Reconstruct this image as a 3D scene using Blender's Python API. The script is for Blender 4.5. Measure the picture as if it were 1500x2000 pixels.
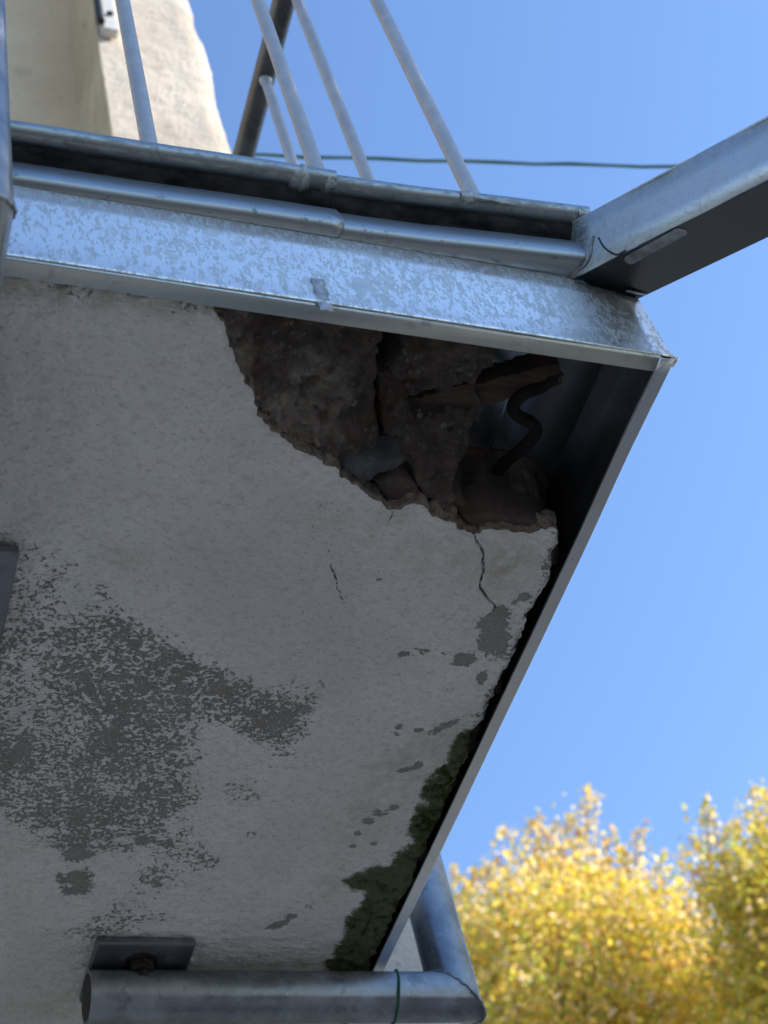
import bpy, bmesh, math, random
import numpy as np
from mathutils import Vector, Matrix

for o in list(bpy.data.objects):
    bpy.data.objects.remove(o)
scene = bpy.context.scene
COL = scene.collection
rng = np.random.default_rng(7)
random.seed(7)

# ------------------------------------------------------------------ camera
EYE = 1.55                                     # camera height above the ground
RC = np.array([[0.9381, -0.2858, -0.1959], [0.1011, 0.7666, -0.6341], [0.3314, 0.5751, 0.7480]])
_u, _s, _vt = np.linalg.svd(RC)
RC = _u @ _vt                                  # rows: right, down, forward in world axes
FPX = 3096.0                                   # focal length in pixels of the 1500 x 2000 photograph
cam_data = bpy.data.cameras.new('camera')
cam = bpy.data.objects.new('camera', cam_data)
COL.objects.link(cam)
M = Matrix.Identity(4)
for i in range(3):
    M[i][0], M[i][1], M[i][2] = RC[0][i], -RC[1][i], -RC[2][i]
M[2][3] = EYE
cam.matrix_world = M
cam_data.sensor_fit = 'VERTICAL'
cam_data.sensor_height = 36.0
cam_data.sensor_width = 27.0
cam_data.lens = FPX / 2000.0 * 36.0
cam_data.clip_start = 0.02
cam_data.clip_end = 3000.0
cam_data.dof.use_dof = True
cam_data.dof.focus_distance = 1.42
cam_data.dof.aperture_fstop = 8.8
scene.camera = cam

# ------------------------------------------------------------------ sky, sun, exposure
SUN_EL, SUN_AZ = math.radians(34.0), math.radians(108.0)      # azimuth clockwise from +Y
world = bpy.data.worlds.new('World')
scene.world = world
world.use_nodes = True
wn = world.node_tree.nodes
sky = wn.new('ShaderNodeTexSky')
sky.sky_type = 'NISHITA'
sky.sun_disc = False
sky.sun_elevation = SUN_EL
sky.sun_rotation = SUN_AZ
sky.altitude = 50.0
sky.air_density = 1.0
sky.dust_density = 0.15
sky.ozone_density = 4.8
world.node_tree.links.new(sky.outputs[0], wn['Background'].inputs[0])
wn['Background'].inputs[1].default_value = 0.15
sun_data = bpy.data.lights.new('sun', 'SUN')
sun_data.energy = 5.0
sun_data.angle = math.radians(0.53)
sun_data.color = (1.0, 0.90, 0.76)
sun = bpy.data.objects.new('sun', sun_data)
COL.objects.link(sun)
sdir = Vector((math.sin(SUN_AZ) * math.cos(SUN_EL), math.cos(SUN_AZ) * math.cos(SUN_EL), math.sin(SUN_EL)))
sun.rotation_euler = sdir.to_track_quat('Z', 'Y').to_euler()
sun.location = (6, -2, 8)
scene.view_settings.view_transform = 'Standard'
scene.view_settings.look = 'None'
scene.view_settings.gamma = 1.0
scene.view_settings.use_curve_mapping = False
scene.view_settings.exposure = 1.06
scene.render.engine = 'CYCLES'
scene.cycles.use_denoising = True
scene.cycles.max_bounces = 6
scene.cycles.transparent_max_bounces = 8

# ------------------------------------------------------------------ helpers
# Coordinates below are metres from the camera: x along the balcony front, y towards the house,
# z up from the eye. The soffit is 1 m above the eye. EYE is added when objects are made.


def ray(px, py):
    d = np.array([(px - 750.0) / FPX, (py - 1000.0) / FPX, 1.0])
    return RC.T @ d


def on(px, py, ax, val):
    d = ray(px, py)
    return d * (val / d[ax])


def soffit(px, py, z=1.0):
    return on(px, py, 2, z)[:2]


class MB:
    def __init__(s):
        s.v, s.f = [], []

    def add(s, vs, fs):
        k = len(s.v)
        s.v.extend([tuple(map(float, p)) for p in vs])
        s.f.extend([tuple(i + k for i in f) for f in fs])
        return s

    def box(s, a, b, jit=0.0):
        x0, y0, z0 = a
        x1, y1, z1 = b
        vs = [(x0, y0, z0), (x1, y0, z0), (x1, y1, z0), (x0, y1, z0), (x0, y0, z1), (x1, y0, z1), (x1, y1, z1), (x0, y1, z1)]
        if jit:
            vs = [tuple(c + random.uniform(-jit, jit) for c in p) for p in vs]
        return s.add(vs, [(3, 2, 1, 0), (4, 5, 6, 7), (0, 1, 5, 4), (1, 2, 6, 5), (2, 3, 7, 6), (3, 0, 4, 7)])

    def tube(s, pts, r, n=24, caps=True, bore=0.0):
        """round bar along a polyline with mitred joints; r a number or one per point"""
        pts = [np.array(p, float) for p in pts]
        rs = [r] * len(pts) if np.isscalar(r) else list(r)
        dirs = [(pts[i + 1] - pts[i]) / np.linalg.norm(pts[i + 1] - pts[i]) for i in range(len(pts) - 1)]
        up = np.array([0.0, 0, 1]) if abs(dirs[0][2]) < 0.9 else np.array([1.0, 0, 0])
        side = np.cross(up, dirs[0]); side /= np.linalg.norm(side)
        vs, k = [], len(pts)
        for i in range(k):
            d0 = dirs[max(i - 1, 0)]
            d1 = dirs[min(i, k - 2)]
            if i > 0 and np.dot(d0, d1) < 0.99999:
                ax = np.cross(d0, d1); sa = np.linalg.norm(ax); ax /= sa
                # carry the frame over the bend after this ring
            up2 = np.cross(d0, side)
            nb = d0 + d1; nb /= np.linalg.norm(nb)
            ring = []
            for j in range(n):
                a = 2 * math.pi * j / n
                off = rs[i] * (math.cos(a) * side + math.sin(a) * up2)
                t = -np.dot(off, nb) / np.dot(d0, nb)
                ring.append(pts[i] + off + t * d0)
            vs += ring
            if i > 0 and i < k - 1 and np.dot(d0, d1) < 0.99999:
                ca = np.dot(d0, d1)
                side = side * ca + np.cross(ax, side) * sa + ax * np.dot(ax, side) * (1 - ca)
        fs = []
        for i in range(k - 1):
            for j in range(n):
                a, b = i * n + j, i * n + (j + 1) % n
                fs.append((a, b, b + n, a + n))
        if caps:
            fs.append(tuple(range(n - 1, -1, -1)))
            fs.append(tuple((k - 1) * n + j for j in range(n)))
        return s.add(vs, fs)

    def sweep(s, path, prof, closed=False):
        """prof: list of (dy, z) placed at each path point (x, y, dz)"""
        m = len(prof)
        vs, fs = [], []
        for (x, y, dz) in path:
            for (dy, z) in prof:
                vs.append((x, y + dy, z + dz))
        for i in range(len(path) - 1):
            for j in range(m if closed else m - 1):
                a, b = i * m + j, i * m + (j + 1) % m
                fs.append((a, b, b + m, a + m))
        return s.add(vs, fs)

    def disc(s, c, axis, r, t, n=16, hexa=False):
        c = np.array(c, float); axis = np.array(axis, float)
        return s.tube([c, c + axis * t], r, 6 if hexa else n)


def root(name, loc, label=None, cat=None, group=None):
    o = bpy.data.objects.new(name, None)
    o.empty_display_size = 0.05
    o.location = (loc[0], loc[1], loc[2] + EYE)
    COL.objects.link(o)
    tag(o, label, cat, group)
    return o


def tag(o, label=None, cat=None, group=None, kind=None):
    if label: o['label'] = label
    if cat: o['category'] = cat
    if group: o['group'] = group
    if kind: o['kind'] = kind
    return o


def world_loc(o):
    p = Vector((0, 0, 0))
    while o is not None:
        p += o.location
        o = o.parent
    return p


def link_mesh(name, me, mat, parent=None, at=None, smooth=None):
    if mat and not me.materials: me.materials.append(mat)
    o = bpy.data.objects.new(name, me)
    COL.objects.link(o)
    o.parent = parent
    if smooth is not None:
        me.shade_smooth()
        if smooth < 180: me.set_sharp_from_angle(angle=math.radians(smooth))
    return o


def obj(name, mb, mat, parent=None, smooth=35, solid=0.0, bevel=0.0, origin=None):
    """mesh object from camera-relative coordinates; origin (camera-relative) for top-level ones"""
    v = np.array(mb.v, float)
    if parent is not None:
        w = world_loc(parent)
        base = np.array([w.x, w.y, w.z - EYE])
    else:
        base = np.array(origin if origin is not None else (v[:, 0].mean(), v[:, 1].mean(), v[:, 2].min()))
    me = bpy.data.meshes.new(name)
    me.from_pydata([tuple(p) for p in (v - base)], [], mb.f)
    bm = bmesh.new(); bm.from_mesh(me)
    bmesh.ops.recalc_face_normals(bm, faces=bm.faces)
    bm.to_mesh(me); bm.free()
    o = link_mesh(name, me, mat, parent, smooth=smooth)
    if parent is None:
        o.location = (base[0], base[1], base[2] + EYE)
    if solid:
        m = o.modifiers.new('thickness', 'SOLIDIFY'); m.thickness = solid; m.offset = 0.0
    if bevel:
        m = o.modifiers.new('bevel', 'BEVEL'); m.width = bevel; m.segments = 2; m.limit_method = 'ANGLE'
    return o


# ---- numpy value noise
def _hash(ix, iy, seed):
    h = (ix.astype(np.int64) * 374761393 + iy.astype(np.int64) * 668265263 + seed * 1442695041) & 0xffffffff
    h = ((h ^ (h >> 13)) * 1274126177) & 0xffffffff
    return ((h ^ (h >> 16)) & 0xffff) / 65535.0


def vnoise(x, y, seed=0):
    ix, iy = np.floor(x), np.floor(y)
    fx, fy = x - ix, y - iy
    fx = fx * fx * (3 - 2 * fx); fy = fy * fy * (3 - 2 * fy)
    a = _hash(ix, iy, seed); b = _hash(ix + 1, iy, seed)
    c = _hash(ix, iy + 1, seed); d = _hash(ix + 1, iy + 1, seed)
    return (a * (1 - fx) + b * fx) * (1 - fy) + (c * (1 - fx) + d * fx) * fy - 0.5


def fbm(x, y, scale, octs=4, seed=0, gain=0.5):
    r, a, s = 0.0, 1.0, 1.0 / scale
    for k in range(octs):
        r = r + a * vnoise(x * s + 17.3 * k, y * s - 9.1 * k, seed + k)
        a *= gain; s *= 2.03
    return r


def seg_dist(x, y, pts):
    best = np.full(x.shape, 1e9)
    for (ax, ay), (bx, by) in zip(pts[:-1], pts[1:]):
        dx, dy = bx - ax, by - ay
        L = dx * dx + dy * dy + 1e-18
        t = np.clip(((x - ax) * dx + (y - ay) * dy) / L, 0, 1)
        best = np.minimum(best, (x - ax - t * dx) ** 2 + (y - ay - t * dy) ** 2)
    return np.sqrt(best)


def poly_sd(x, y, pts):
    """signed distance, positive inside"""
    p = list(pts) + [pts[0]]
    ins = np.zeros(x.shape, bool)
    for (ax, ay), (bx, by) in zip(p[:-1], p[1:]):
        if ay == by: continue
        c = ((ay > y) != (by > y)) & (x < (bx - ax) * (y - ay) / (by - ay) + ax)
        ins ^= c
    d = seg_dist(x, y, p)
    return np.where(ins, d, -d)


def sstep(a, b, x):
    t = np.clip((x - a) / (b - a), 0, 1)
    return t * t * (3 - 2 * t)


# ------------------------------------------------------------------ materials
class NT:
    def __init__(s, name):
        s.m = bpy.data.materials.new(name)
        s.m.use_nodes = True
        s.t = s.m.node_tree
        s.n = s.t.nodes
        s.bsdf = s.n['Principled BSDF']
        s.out = s.n['Material Output']
        tc = s.n.new('ShaderNodeTexCoord')
        s.co = tc.outputs['Object']

    def lk(s, a, b):
        s.t.links.new(a, b)

    def put(s, sock, v):
        if hasattr(v, 'links'): s.lk(v, sock)
        else: sock.default_value = v

    def noise(s, scale, detail=4, rough=0.55, stretch=None, dist=0.0, co=None):
        n = s.n.new('ShaderNodeTexNoise')
        n.inputs['Scale'].default_value = scale
        n.inputs['Detail'].default_value = detail
        n.inputs['Roughness'].default_value = rough
        n.inputs['Distortion'].default_value = dist
        c = co or s.co
        if stretch:
            mp = s.n.new('ShaderNodeMapping'); mp.inputs['Scale'].default_value = stretch
            s.lk(c, mp.inputs['Vector']); c = mp.outputs[0]
        s.lk(c, n.inputs['Vector'])
        return n.outputs['Fac']

    def voro(s, scale, feature='F1', stretch=None):
        n = s.n.new('ShaderNodeTexVoronoi'); n.feature = feature
        n.inputs['Scale'].default_value = scale
        c = s.co
        if stretch:
            mp = s.n.new('ShaderNodeMapping'); mp.inputs['Scale'].default_value = stretch
            s.lk(c, mp.inputs['Vector']); c = mp.outputs[0]
        s.lk(c, n.inputs['Vector'])
        return n.outputs['Distance']

    def ramp(s, fac, lo, hi, a=0.0, b=1.0, smooth=True):
        n = s.n.new('ShaderNodeMapRange')
        n.interpolation_type = 'SMOOTHSTEP' if smooth else 'LINEAR'
        s.put(n.inputs['Value'], fac)
        s.put(n.inputs['From Min'], lo); s.put(n.inputs['From Max'], hi)
        s.put(n.inputs['To Min'], a); s.put(n.inputs['To Max'], b)
        return n.outputs[0]

    def math(s, op, a, b=0.0, c=0.0):
        n = s.n.new('ShaderNodeMath'); n.operation = op
        s.put(n.inputs[0], a); s.put(n.inputs[1], b); s.put(n.inputs[2], c)
        return n.outputs[0]

    def mix(s, fac, a, b):
        n = s.n.new('ShaderNodeMix'); n.data_type = 'RGBA'
        s.put(n.inputs[0], fac)
        for k, v in ((6, a), (7, b)):
            if isinstance(v, tuple) and len(v) == 3: v = v + (1.0,)
            s.put(n.inputs[k], v)
        return n.outputs[2]

    def attr(s, name):
        n = s.n.new('ShaderNodeAttribute'); n.attribute_name = name
        return n

    def bump(s, h, strength=0.3, dist=0.001, normal=None):
        n = s.n.new('ShaderNodeBump')
        n.inputs['Strength'].default_value = strength
        n.inputs['Distance'].default_value = dist
        s.lk(h, n.inputs['Height'])
        if normal is not None: s.lk(normal, n.inputs['Normal'])
        return n.outputs[0]

    def set(s, col=None, rough=None, metal=None, normal=None, spec=None):
        b = s.bsdf.inputs
        if col is not None:
            if isinstance(col, tuple) and len(col) == 3: col = col + (1.0,)
            s.put(b['Base Color'], col)
        if rough is not None: s.put(b['Roughness'], rough)
        if metal is not None: s.put(b['Metallic'], metal)
        if normal is not None: s.put(b['Normal'], normal)
        if spec is not None: s.put(b['Specular IOR Level'], spec)
        return s.m


def zinc(name, fleck=0.5, size=150.0, stretch=(1.0, 1.0, 0.55), bright=(0.80, 0.83, 0.86), dull=(0.34, 0.37, 0.37), rough=0.24, wave=0.6, scratch=0.10, soft=0.022):
    """rolled zinc sheet: bright skin with dull oxide flecks"""
    t = NT(name)
    big = t.noise(9.0, 3)
    fine = t.noise(size, 3, 0.6, stretch, 0.8)
    mid = t.noise(size * 0.42, 2, 0.5, stretch, 0.5)
    a = t.math('ADD', t.math('MULTIPLY', fine, 0.6), t.math('MULTIPLY', mid, 0.4))
    a = t.math('ADD', a, t.math('MULTIPLY', t.math('SUBTRACT', big, 0.5), 0.25))
    th = 0.72 - 0.42 * fleck
    mask = t.ramp(a, th - soft / 2, th + soft / 2)
    cloud = t.noise(22.0, 4, 0.6)
    bcol = t.mix(cloud, tuple(c * 0.86 for c in bright), bright)
    dcol = t.mix(t.noise(70.0, 3), tuple(c * 0.72 for c in dull), tuple(c * 1.25 for c in dull))
    col = t.mix(mask, bcol, dcol)
    scr = t.noise(420.0, 2, 0.5, (1.0, 0.06, 0.06))
    r = t.math('ADD', t.ramp(mask, 0, 1, rough, 0.55), t.math('MULTIPLY', t.math('SUBTRACT', scr, 0.5), scratch))
    h = t.math('ADD', t.math('MULTIPLY', t.noise(14.0, 2), wave), t.math('MULTIPLY', mask, 0.03))
    return t.set(col, r, t.ramp(mask, 0, 1, 0.93, 0.72), t.bump(h, 0.35, 0.004))


def galv_tube(name, base=(0.40, 0.43, 0.47), rough=0.36):
    t = NT(name)
    cl = t.noise(26.0, 5, 0.62)
    sp = t.noise(55.0, 2, 0.5)
    spot = t.ramp(sp, 0.60, 0.66)
    fine = t.noise(260.0, 3, 0.6)
    c = t.mix(t.ramp(cl, 0.35, 0.7), tuple(k * 0.72 for k in base), tuple(k * 1.25 for k in base))
    c = t.mix(t.math('MULTIPLY', spot, 0.5), c, (0.17, 0.18, 0.20))
    c = t.mix(t.ramp(fine, 0.6, 0.75, 0.0, 0.35), c, (0.6, 0.62, 0.64))
    r = t.ramp(cl, 0.3, 0.75, rough - 0.06, rough + 0.16)
    h = t.math('ADD', t.math('MULTIPLY', cl, 0.6), t.math('MULTIPLY', fine, 0.25))
    return t.set(c, r, 0.86, t.bump(h, 0.35, 0.0012))


def baluster_mat():
    t = NT('galvanised_bar')
    cl = t.noise(60.0, 5, 0.65)
    dr = t.noise(30.0, 3, 0.5, (1, 1, 0.25))
    c = t.mix(t.ramp(cl, 0.35, 0.7), (0.42, 0.43, 0.45), (0.50, 0.51, 0.53))
    c = t.mix(t.ramp(dr, 0.55, 0.75, 0, 0.4), c, (0.62, 0.60, 0.55))
    return t.set(c, t.ramp(cl, 0.3, 0.7, 0.5, 0.68), 0.35, t.bump(t.noise(300.0, 3), 0.4, 0.0006))


def plaster_mat():
    """painted stucco; the attributes carry where paint is lost, moss grows, water has stained, cracks run"""
    t = NT('soffit_paint')
    loss, moss = t.attr('loss').outputs['Fac'], t.attr('moss').outputs['Fac']
    stain, crack = t.attr('stain').outputs['Fac'], t.attr('crack').outputs['Fac']
    raw = t.attr('raw').outputs['Fac']
    n1 = t.noise(270.0, 4, 0.62, (0.85, 1.0, 1.0), 0.4)
    n2 = t.noise(80.0, 3, 0.55, (0.8, 1.0, 1.0), 0.6)
    n3 = t.noise(24.0, 3, 0.5)
    nn = t.math('ADD', t.math('MULTIPLY', n1, 0.68), t.math('ADD', t.math('MULTIPLY', n2, 0.26), t.math('MULTIPLY', n3, 0.06)))
    # nn is centred on 0.5; the more loss, the lower the threshold
    th = t.math('SUBTRACT', 0.74, t.math('MULTIPLY', loss, 0.27))
    mask = t.ramp(nn, t.math('SUBTRACT', th, 0.004), t.math('ADD', th, 0.018))
    edge = t.math('SUBTRACT', t.ramp(nn, t.math('SUBTRACT', th, 0.02), th), mask)
    tone = t.noise(5.0, 4, 0.55)
    tone2 = t.noise(38.0, 4, 0.6)
    paint = t.mix(t.ramp(tone, 0.35, 0.68), (0.68, 0.675, 0.655), (0.79, 0.79, 0.78))
    paint = t.mix(t.ramp(tone2, 0.52, 0.75, 0, 0.30), paint, (0.58, 0.57, 0.53))
    paint = t.mix(t.ramp(t.noise(700.0, 2), 0.64, 0.72, 0, 0.45), paint, (0.30, 0.29, 0.27))
    base = t.mix(t.noise(330.0, 4, 0.7), (0.28, 0.275, 0.262), (0.52, 0.51, 0.49))
    base = t.mix(t.ramp(t.noise(520.0, 2), 0.6, 0.7, 0, 0.5), base, (0.52, 0.51, 0.49))
    sfac = t.math('MULTIPLY', stain, t.ramp(t.noise(60.0, 4, 0.6), 0.3, 0.62))
    paint = t.mix(t.math('MULTIPLY', sfac, 0.75), paint, (0.34, 0.28, 0.16))
    base = t.mix(t.ramp(nn, t.math('ADD', th, 0.012), t.math('ADD', th, 0.04), 0.50, 0.0), base, (0.15, 0.145, 0.135))
    pit = t.noise(300.0, 3, 0.6, (0.75, 1.0, 1.0), 0.3)  # painted dark pits: dirt plus the relief shade that the bump lacks
    paint = t.mix(t.ramp(pit, 0.42, 0.31, 0.0, 0.45), paint, (0.33, 0.32, 0.30))
    paint = t.mix(t.ramp(t.noise(150.0, 4, 0.6, (0.7, 1.0, 1.0)), 0.48, 0.36, 0.0, 0.24), paint, (0.38, 0.375, 0.36))
    base = t.mix(t.ramp(t.noise(18.0, 4, 0.6), 0.35, 0.65, 0.0, 0.5), base, (0.30, 0.27, 0.225))
    col = t.mix(mask, paint, base)
    mm = t.ramp(t.math('ADD', moss, t.math('MULTIPLY', t.math('SUBTRACT', t.noise(170.0, 4, 0.65), 0.5), 0.9)), 0.34, 0.70)
    mcol = t.mix(t.noise(140.0, 3), (0.026, 0.036, 0.011), (0.090, 0.108, 0.038))
    col = t.mix(t.math('MULTIPLY', mm, 0.94), col, mcol)
    col = t.mix(t.ramp(raw, 0.45, 0.75), col, t.mix(t.noise(120.0, 4, 0.65), (0.13, 0.115, 0.095), (0.30, 0.27, 0.225)))
    cw = t.math('ADD', crack, t.math('MULTIPLY', t.math('SUBTRACT', t.noise(240.0, 3), 0.5), 0.0016))
    cr = t.ramp(cw, 0.0002, 0.0007, 1.0, 0.0)
    col = t.mix(t.math('MULTIPLY', cr, 0.9), col, (0.05, 0.045, 0.04))
    st = t.noise(270.0, 3, 0.55, (0.7, 1.0, 1.0))
    st2 = t.noise(105.0, 3, 0.5, (0.6, 1.0, 1.0))
    h = t.math('ADD', t.math('MULTIPLY', st, 0.45), t.math('MULTIPLY', st2, 0.75))
    h = t.math('SUBTRACT', h, t.math('MULTIPLY', mask, 0.55))
    h = t.math('ADD', h, t.math('MULTIPLY', edge, 0.25))
    h = t.math('SUBTRACT', h, t.math('MULTIPLY', cr, 1.6))
    h = t.math('ADD', h, t.math('MULTIPLY', t.math('MULTIPLY', mask, t.noise(600.0, 3)), 0.5))
    return t.set(col, 0.88, 0.0, t.bump(h, 1.0, 0.008), 0.25)


def rubble_mat():
    t = NT('broken_mortar')
    tone = t.attr('tone').outputs['Fac']
    a = t.noise(30.0, 6, 0.65, None, 0.6)
    b = t.noise(110.0, 5, 0.7)
    v = t.voro(90.0)
    dark = t.mix(b, (0.048, 0.040, 0.034), (0.14, 0.117, 0.097))
    lite = t.mix(b, (0.17, 0.150, 0.125), (0.44, 0.395, 0.335))
    f = t.ramp(t.math('ADD', tone, t.math('MULTIPLY', t.math('SUBTRACT', a, 0.5), 1.3)), 0.25, 0.85)
    c = t.mix(f, dark, lite)
    c = t.mix(t.ramp(v, 0.06, 0.18, 0.22, 0.0), c, (0.36, 0.33, 0.29))
    c = t.mix(t.ramp(t.noise(14.0, 3), 0.55, 0.72, 0, 0.5), c, (0.10, 0.055, 0.035))
    h = t.math('ADD', t.math('MULTIPLY', a, 0.8), t.math('ADD', t.math('MULTIPLY', b, 0.6), t.math('MULTIPLY', t.noise(420.0, 3), 0.25)))
    return t.set(c, 0.93, 0.0, t.bump(h, 1.0, 0.004), 0.2)


def simple(name, c0, c1, scale, rough=0.8, metal=0.0, bump=0.4, dist=0.001, stretch=None, detail=5):
    t = NT(name)
    n = t.noise(scale, detail, 0.62, stretch)
    return t.set(t.mix(t.ramp(n, 0.3, 0.7), c0, c1), rough, metal, t.bump(n, bump, dist), 0.3)


def wall_mat(name, c0, c1, dirt=(0.30, 0.27, 0.22), amount=0.5):
    t = NT(name)
    big = t.noise(2.2, 5, 0.6)
    mid = t.noise(11.0, 5, 0.65, (1.0, 1.0, 0.7))
    speck = t.noise(34.0, 3, 0.6, (1.0, 1.0, 1.6))
    c = t.mix(t.ramp(big, 0.3, 0.7), c0, c1)
    c = t.mix(t.ramp(mid, 0.55, 0.78, 0, amount), c, dirt)
    c = t.mix(t.ramp(speck, 0.61, 0.69, 0, amount), c, tuple(k * 0.6 for k in dirt))
    h = t.math('ADD', t.noise(120.0, 4, 0.6), t.math('MULTIPLY', t.noise(26.0, 3), 1.0))
    return t.set(c, 0.9, 0.0, t.bump(h, 0.8, 0.006), 0.2)


def leaf_mat():
    t = NT('autumn_leaf')
    a = t.attr('tint')
    t.n.remove(t.bsdf)
    d = t.n.new('ShaderNodeBsdfDiffuse'); tr = t.n.new('ShaderNodeBsdfTranslucent')
    gl = t.n.new('ShaderNodeBsdfGlossy'); gl.inputs['Roughness'].default_value = 0.38
    m = t.n.new('ShaderNodeMixShader'); m.inputs[0].default_value = 0.55
    m2 = t.n.new('ShaderNodeMixShader'); m2.inputs[0].default_value = 0.03
    t.lk(a.outputs['Color'], d.inputs[0]); t.lk(a.outputs['Color'], tr.inputs[0])
    t.lk(d.outputs[0], m.inputs[1]); t.lk(tr.outputs[0], m.inputs[2])
    t.lk(m.outputs[0], m2.inputs[1]); t.lk(gl.outputs[0], m2.inputs[2])
    t.lk(m2.outputs[0], t.out.inputs[0])
    return t.m


MAT = {
    'fascia': zinc('zinc_fascia_sheet', 0.485, 360.0, (1.0, 1.0, 0.42), rough=0.38, wave=0.10, bright=(1.0, 0.97, 0.93), dull=(0.60, 0.63, 0.61), soft=0.035),
    'lip': zinc('zinc_folded_lip', 0.20, 90.0, rough=0.36, bright=(0.88, 0.92, 0.94), dull=(0.66, 0.70, 0.72), soft=0.12),
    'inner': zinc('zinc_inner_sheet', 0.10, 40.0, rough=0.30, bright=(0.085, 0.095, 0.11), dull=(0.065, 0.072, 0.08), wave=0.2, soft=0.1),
    'gutter': zinc('zinc_gutter_sheet', 0.26, 260.0, (0.8, 1.0, 1.0), rough=0.40, bright=(0.36, 0.39, 0.405), dull=(0.22, 0.245, 0.25), wave=0.2, scratch=0.04, soft=0.06),
    'bead': zinc('zinc_rolled_bead', 0.45, 150.0, (0.6, 1.0, 1.0), rough=0.42, bright=(0.36, 0.39, 0.40), dull=(0.25, 0.275, 0.285), wave=0.2, scratch=0.03, soft=0.12),
    'spout': zinc('zinc_spout_sheet', 0.47, 420.0, (1, 1, 1), rough=0.42, bright=(0.62, 0.65, 0.66), dull=(0.48, 0.51, 0.52), wave=0.1, scratch=0.03, soft=0.10),
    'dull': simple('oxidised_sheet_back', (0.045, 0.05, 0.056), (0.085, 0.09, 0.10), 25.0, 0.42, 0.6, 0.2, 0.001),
    'edge': simple('broken_plaster_edge', (0.13, 0.115, 0.095), (0.33, 0.295, 0.25), 140.0, 0.95, 0, 1.0, 0.003),
    'deck': zinc('zinc_deck_underside', 0.12, 50.0, rough=0.20, bright=(0.56, 0.60, 0.66), dull=(0.40, 0.44, 0.48), wave=0.8),
    'recess_shade': simple('painted_recess_shade', (0.010, 0.011, 0.012), (0.075, 0.08, 0.085), 60.0, 0.6, 0.2, 0.4, 0.001, (0.6, 1.0, 1.0)),  # near-black colour standing in for deep shade in the gutter recess
    'grit': simple('mortar_grit', (0.05, 0.044, 0.038), (0.19, 0.168, 0.143), 60.0, 0.9, 0, 0.3),
    'front_lip': zinc('zinc_front_lip', 0.24, 90.0, rough=0.40, bright=(0.52, 0.57, 0.58), dull=(0.38, 0.42, 0.43), soft=0.12),
    'solder': simple('dull_solder', (0.30, 0.31, 0.32), (0.52, 0.53, 0.54), 220.0, 0.55, 0.6, 0.5),
    'flux': simple('dark_flux_stain', (0.16, 0.165, 0.17), (0.30, 0.31, 0.32), 90.0, 0.6, 0.5, 0.3),
    'tube': galv_tube('galvanised_tube', (0.27, 0.295, 0.325), 0.44),
    'plate': galv_tube('galvanised_plate', (0.20, 0.215, 0.24), 0.5),
    'bar': baluster_mat(),
    'rail': galv_tube('weathered_rail', (0.16, 0.165, 0.165), 0.5),
    'bolt': simple('dark_bolt_steel', (0.025, 0.025, 0.028), (0.07, 0.065, 0.06), 120.0, 0.55, 0.7),
    'plaster': plaster_mat(),
    'rubble': rubble_mat(),
    'stone': simple('grey_slate_stone', (0.05, 0.054, 0.06), (0.10, 0.104, 0.11), 60.0, 0.85, 0, 0.8, 0.003),
    'wood': simple('rotten_timber', (0.020, 0.014, 0.011), (0.085, 0.060, 0.045), 60.0, 0.9, 0, 1.0, 0.004, (0.15, 1.0, 1.0)),
    'rubber': simple('black_cable_sheath', (0.006, 0.0055, 0.0055), (0.014, 0.012, 0.011), 80.0, 0.95, 0, 0.3),
    'wall': wall_mat('white_render', (0.60, 0.52, 0.43), (0.76, 0.68, 0.57), (0.34, 0.28, 0.20), 0.6),
    'beige': wall_mat('beige_render', (0.70, 0.53, 0.34), (0.78, 0.61, 0.41), (0.30, 0.25, 0.17), 0.4),
    'reveal': wall_mat('stained_reveal_render', (0.50, 0.42, 0.27), (0.66, 0.58, 0.42), (0.27, 0.19, 0.10), 0.7),
    'roof': simple('roof_tile_clay', (0.20, 0.09, 0.06), (0.30, 0.14, 0.09), 12.0, 0.85),
    'white_metal': simple('white_painted_metal', (0.62, 0.62, 0.60), (0.75, 0.75, 0.73), 60.0, 0.5),
    'green': simple('green_plastic_sheath', (0.008, 0.085, 0.045), (0.014, 0.13, 0.07), 90.0, 0.5, 0, 0.2),
    'cable': simple('sun_streaked_green_line', (0.012, 0.11, 0.040), (0.09, 0.16, 0.05), 2.6, 0.8, 0, 0.6, 0.002),  # lighter green stretches paint in sun falling on the line
    'bark': simple('grey_bark', (0.07, 0.055, 0.04), (0.17, 0.14, 0.11), 30.0, 0.95, 0, 1.0, 0.01, (1, 1, 0.3)),
    'leaf': leaf_mat(),
    'moss': simple('dark_moss', (0.022, 0.038, 0.008), (0.105, 0.135, 0.034), 160.0, 0.95, 0, 0.5),
    'ground': simple('grey_gravel_yard', (0.128, 0.122, 0.113), (0.225, 0.215, 0.20), 5.0, 0.95, 0, 0.8, 0.01, None, 8),
    'lawn': simple('bare_ground', (0.078, 0.073, 0.066), (0.14, 0.133, 0.12), 3.0, 0.95, 0, 0.8, 0.02, None, 8),
}

# ------------------------------------------------------------------ setting: ground
gm = MB()
n = 64
gm.v.append((0, 0, -EYE))
for R in (12.0, 600.0):
    for k in range(n):
        a = 2 * math.pi * k / n
        gm.v.append((R * math.cos(a), R * math.sin(a), -EYE))
for k in range(n):
    k2 = (k + 1) % n
    gm.f.append((0, 1 + k, 1 + k2))
    gm.f.append((1 + k, 1 + n + k, 1 + n + k2, 1 + k2))
tag(obj('ground', gm, MAT['lawn'], smooth=None, origin=(0, 0, -EYE)), kind='structure')
ym = MB()
ym.add([(-6, -5, -EYE + 0.004), (5, -5, -EYE + 0.004), (5, 1.62, -EYE + 0.004), (-6, 1.62, -EYE + 0.004)], [(0, 1, 2, 3)])
tag(obj('yard', ym, MAT['ground'], smooth=None, origin=(0, 0, -EYE)), kind='structure')

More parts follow.
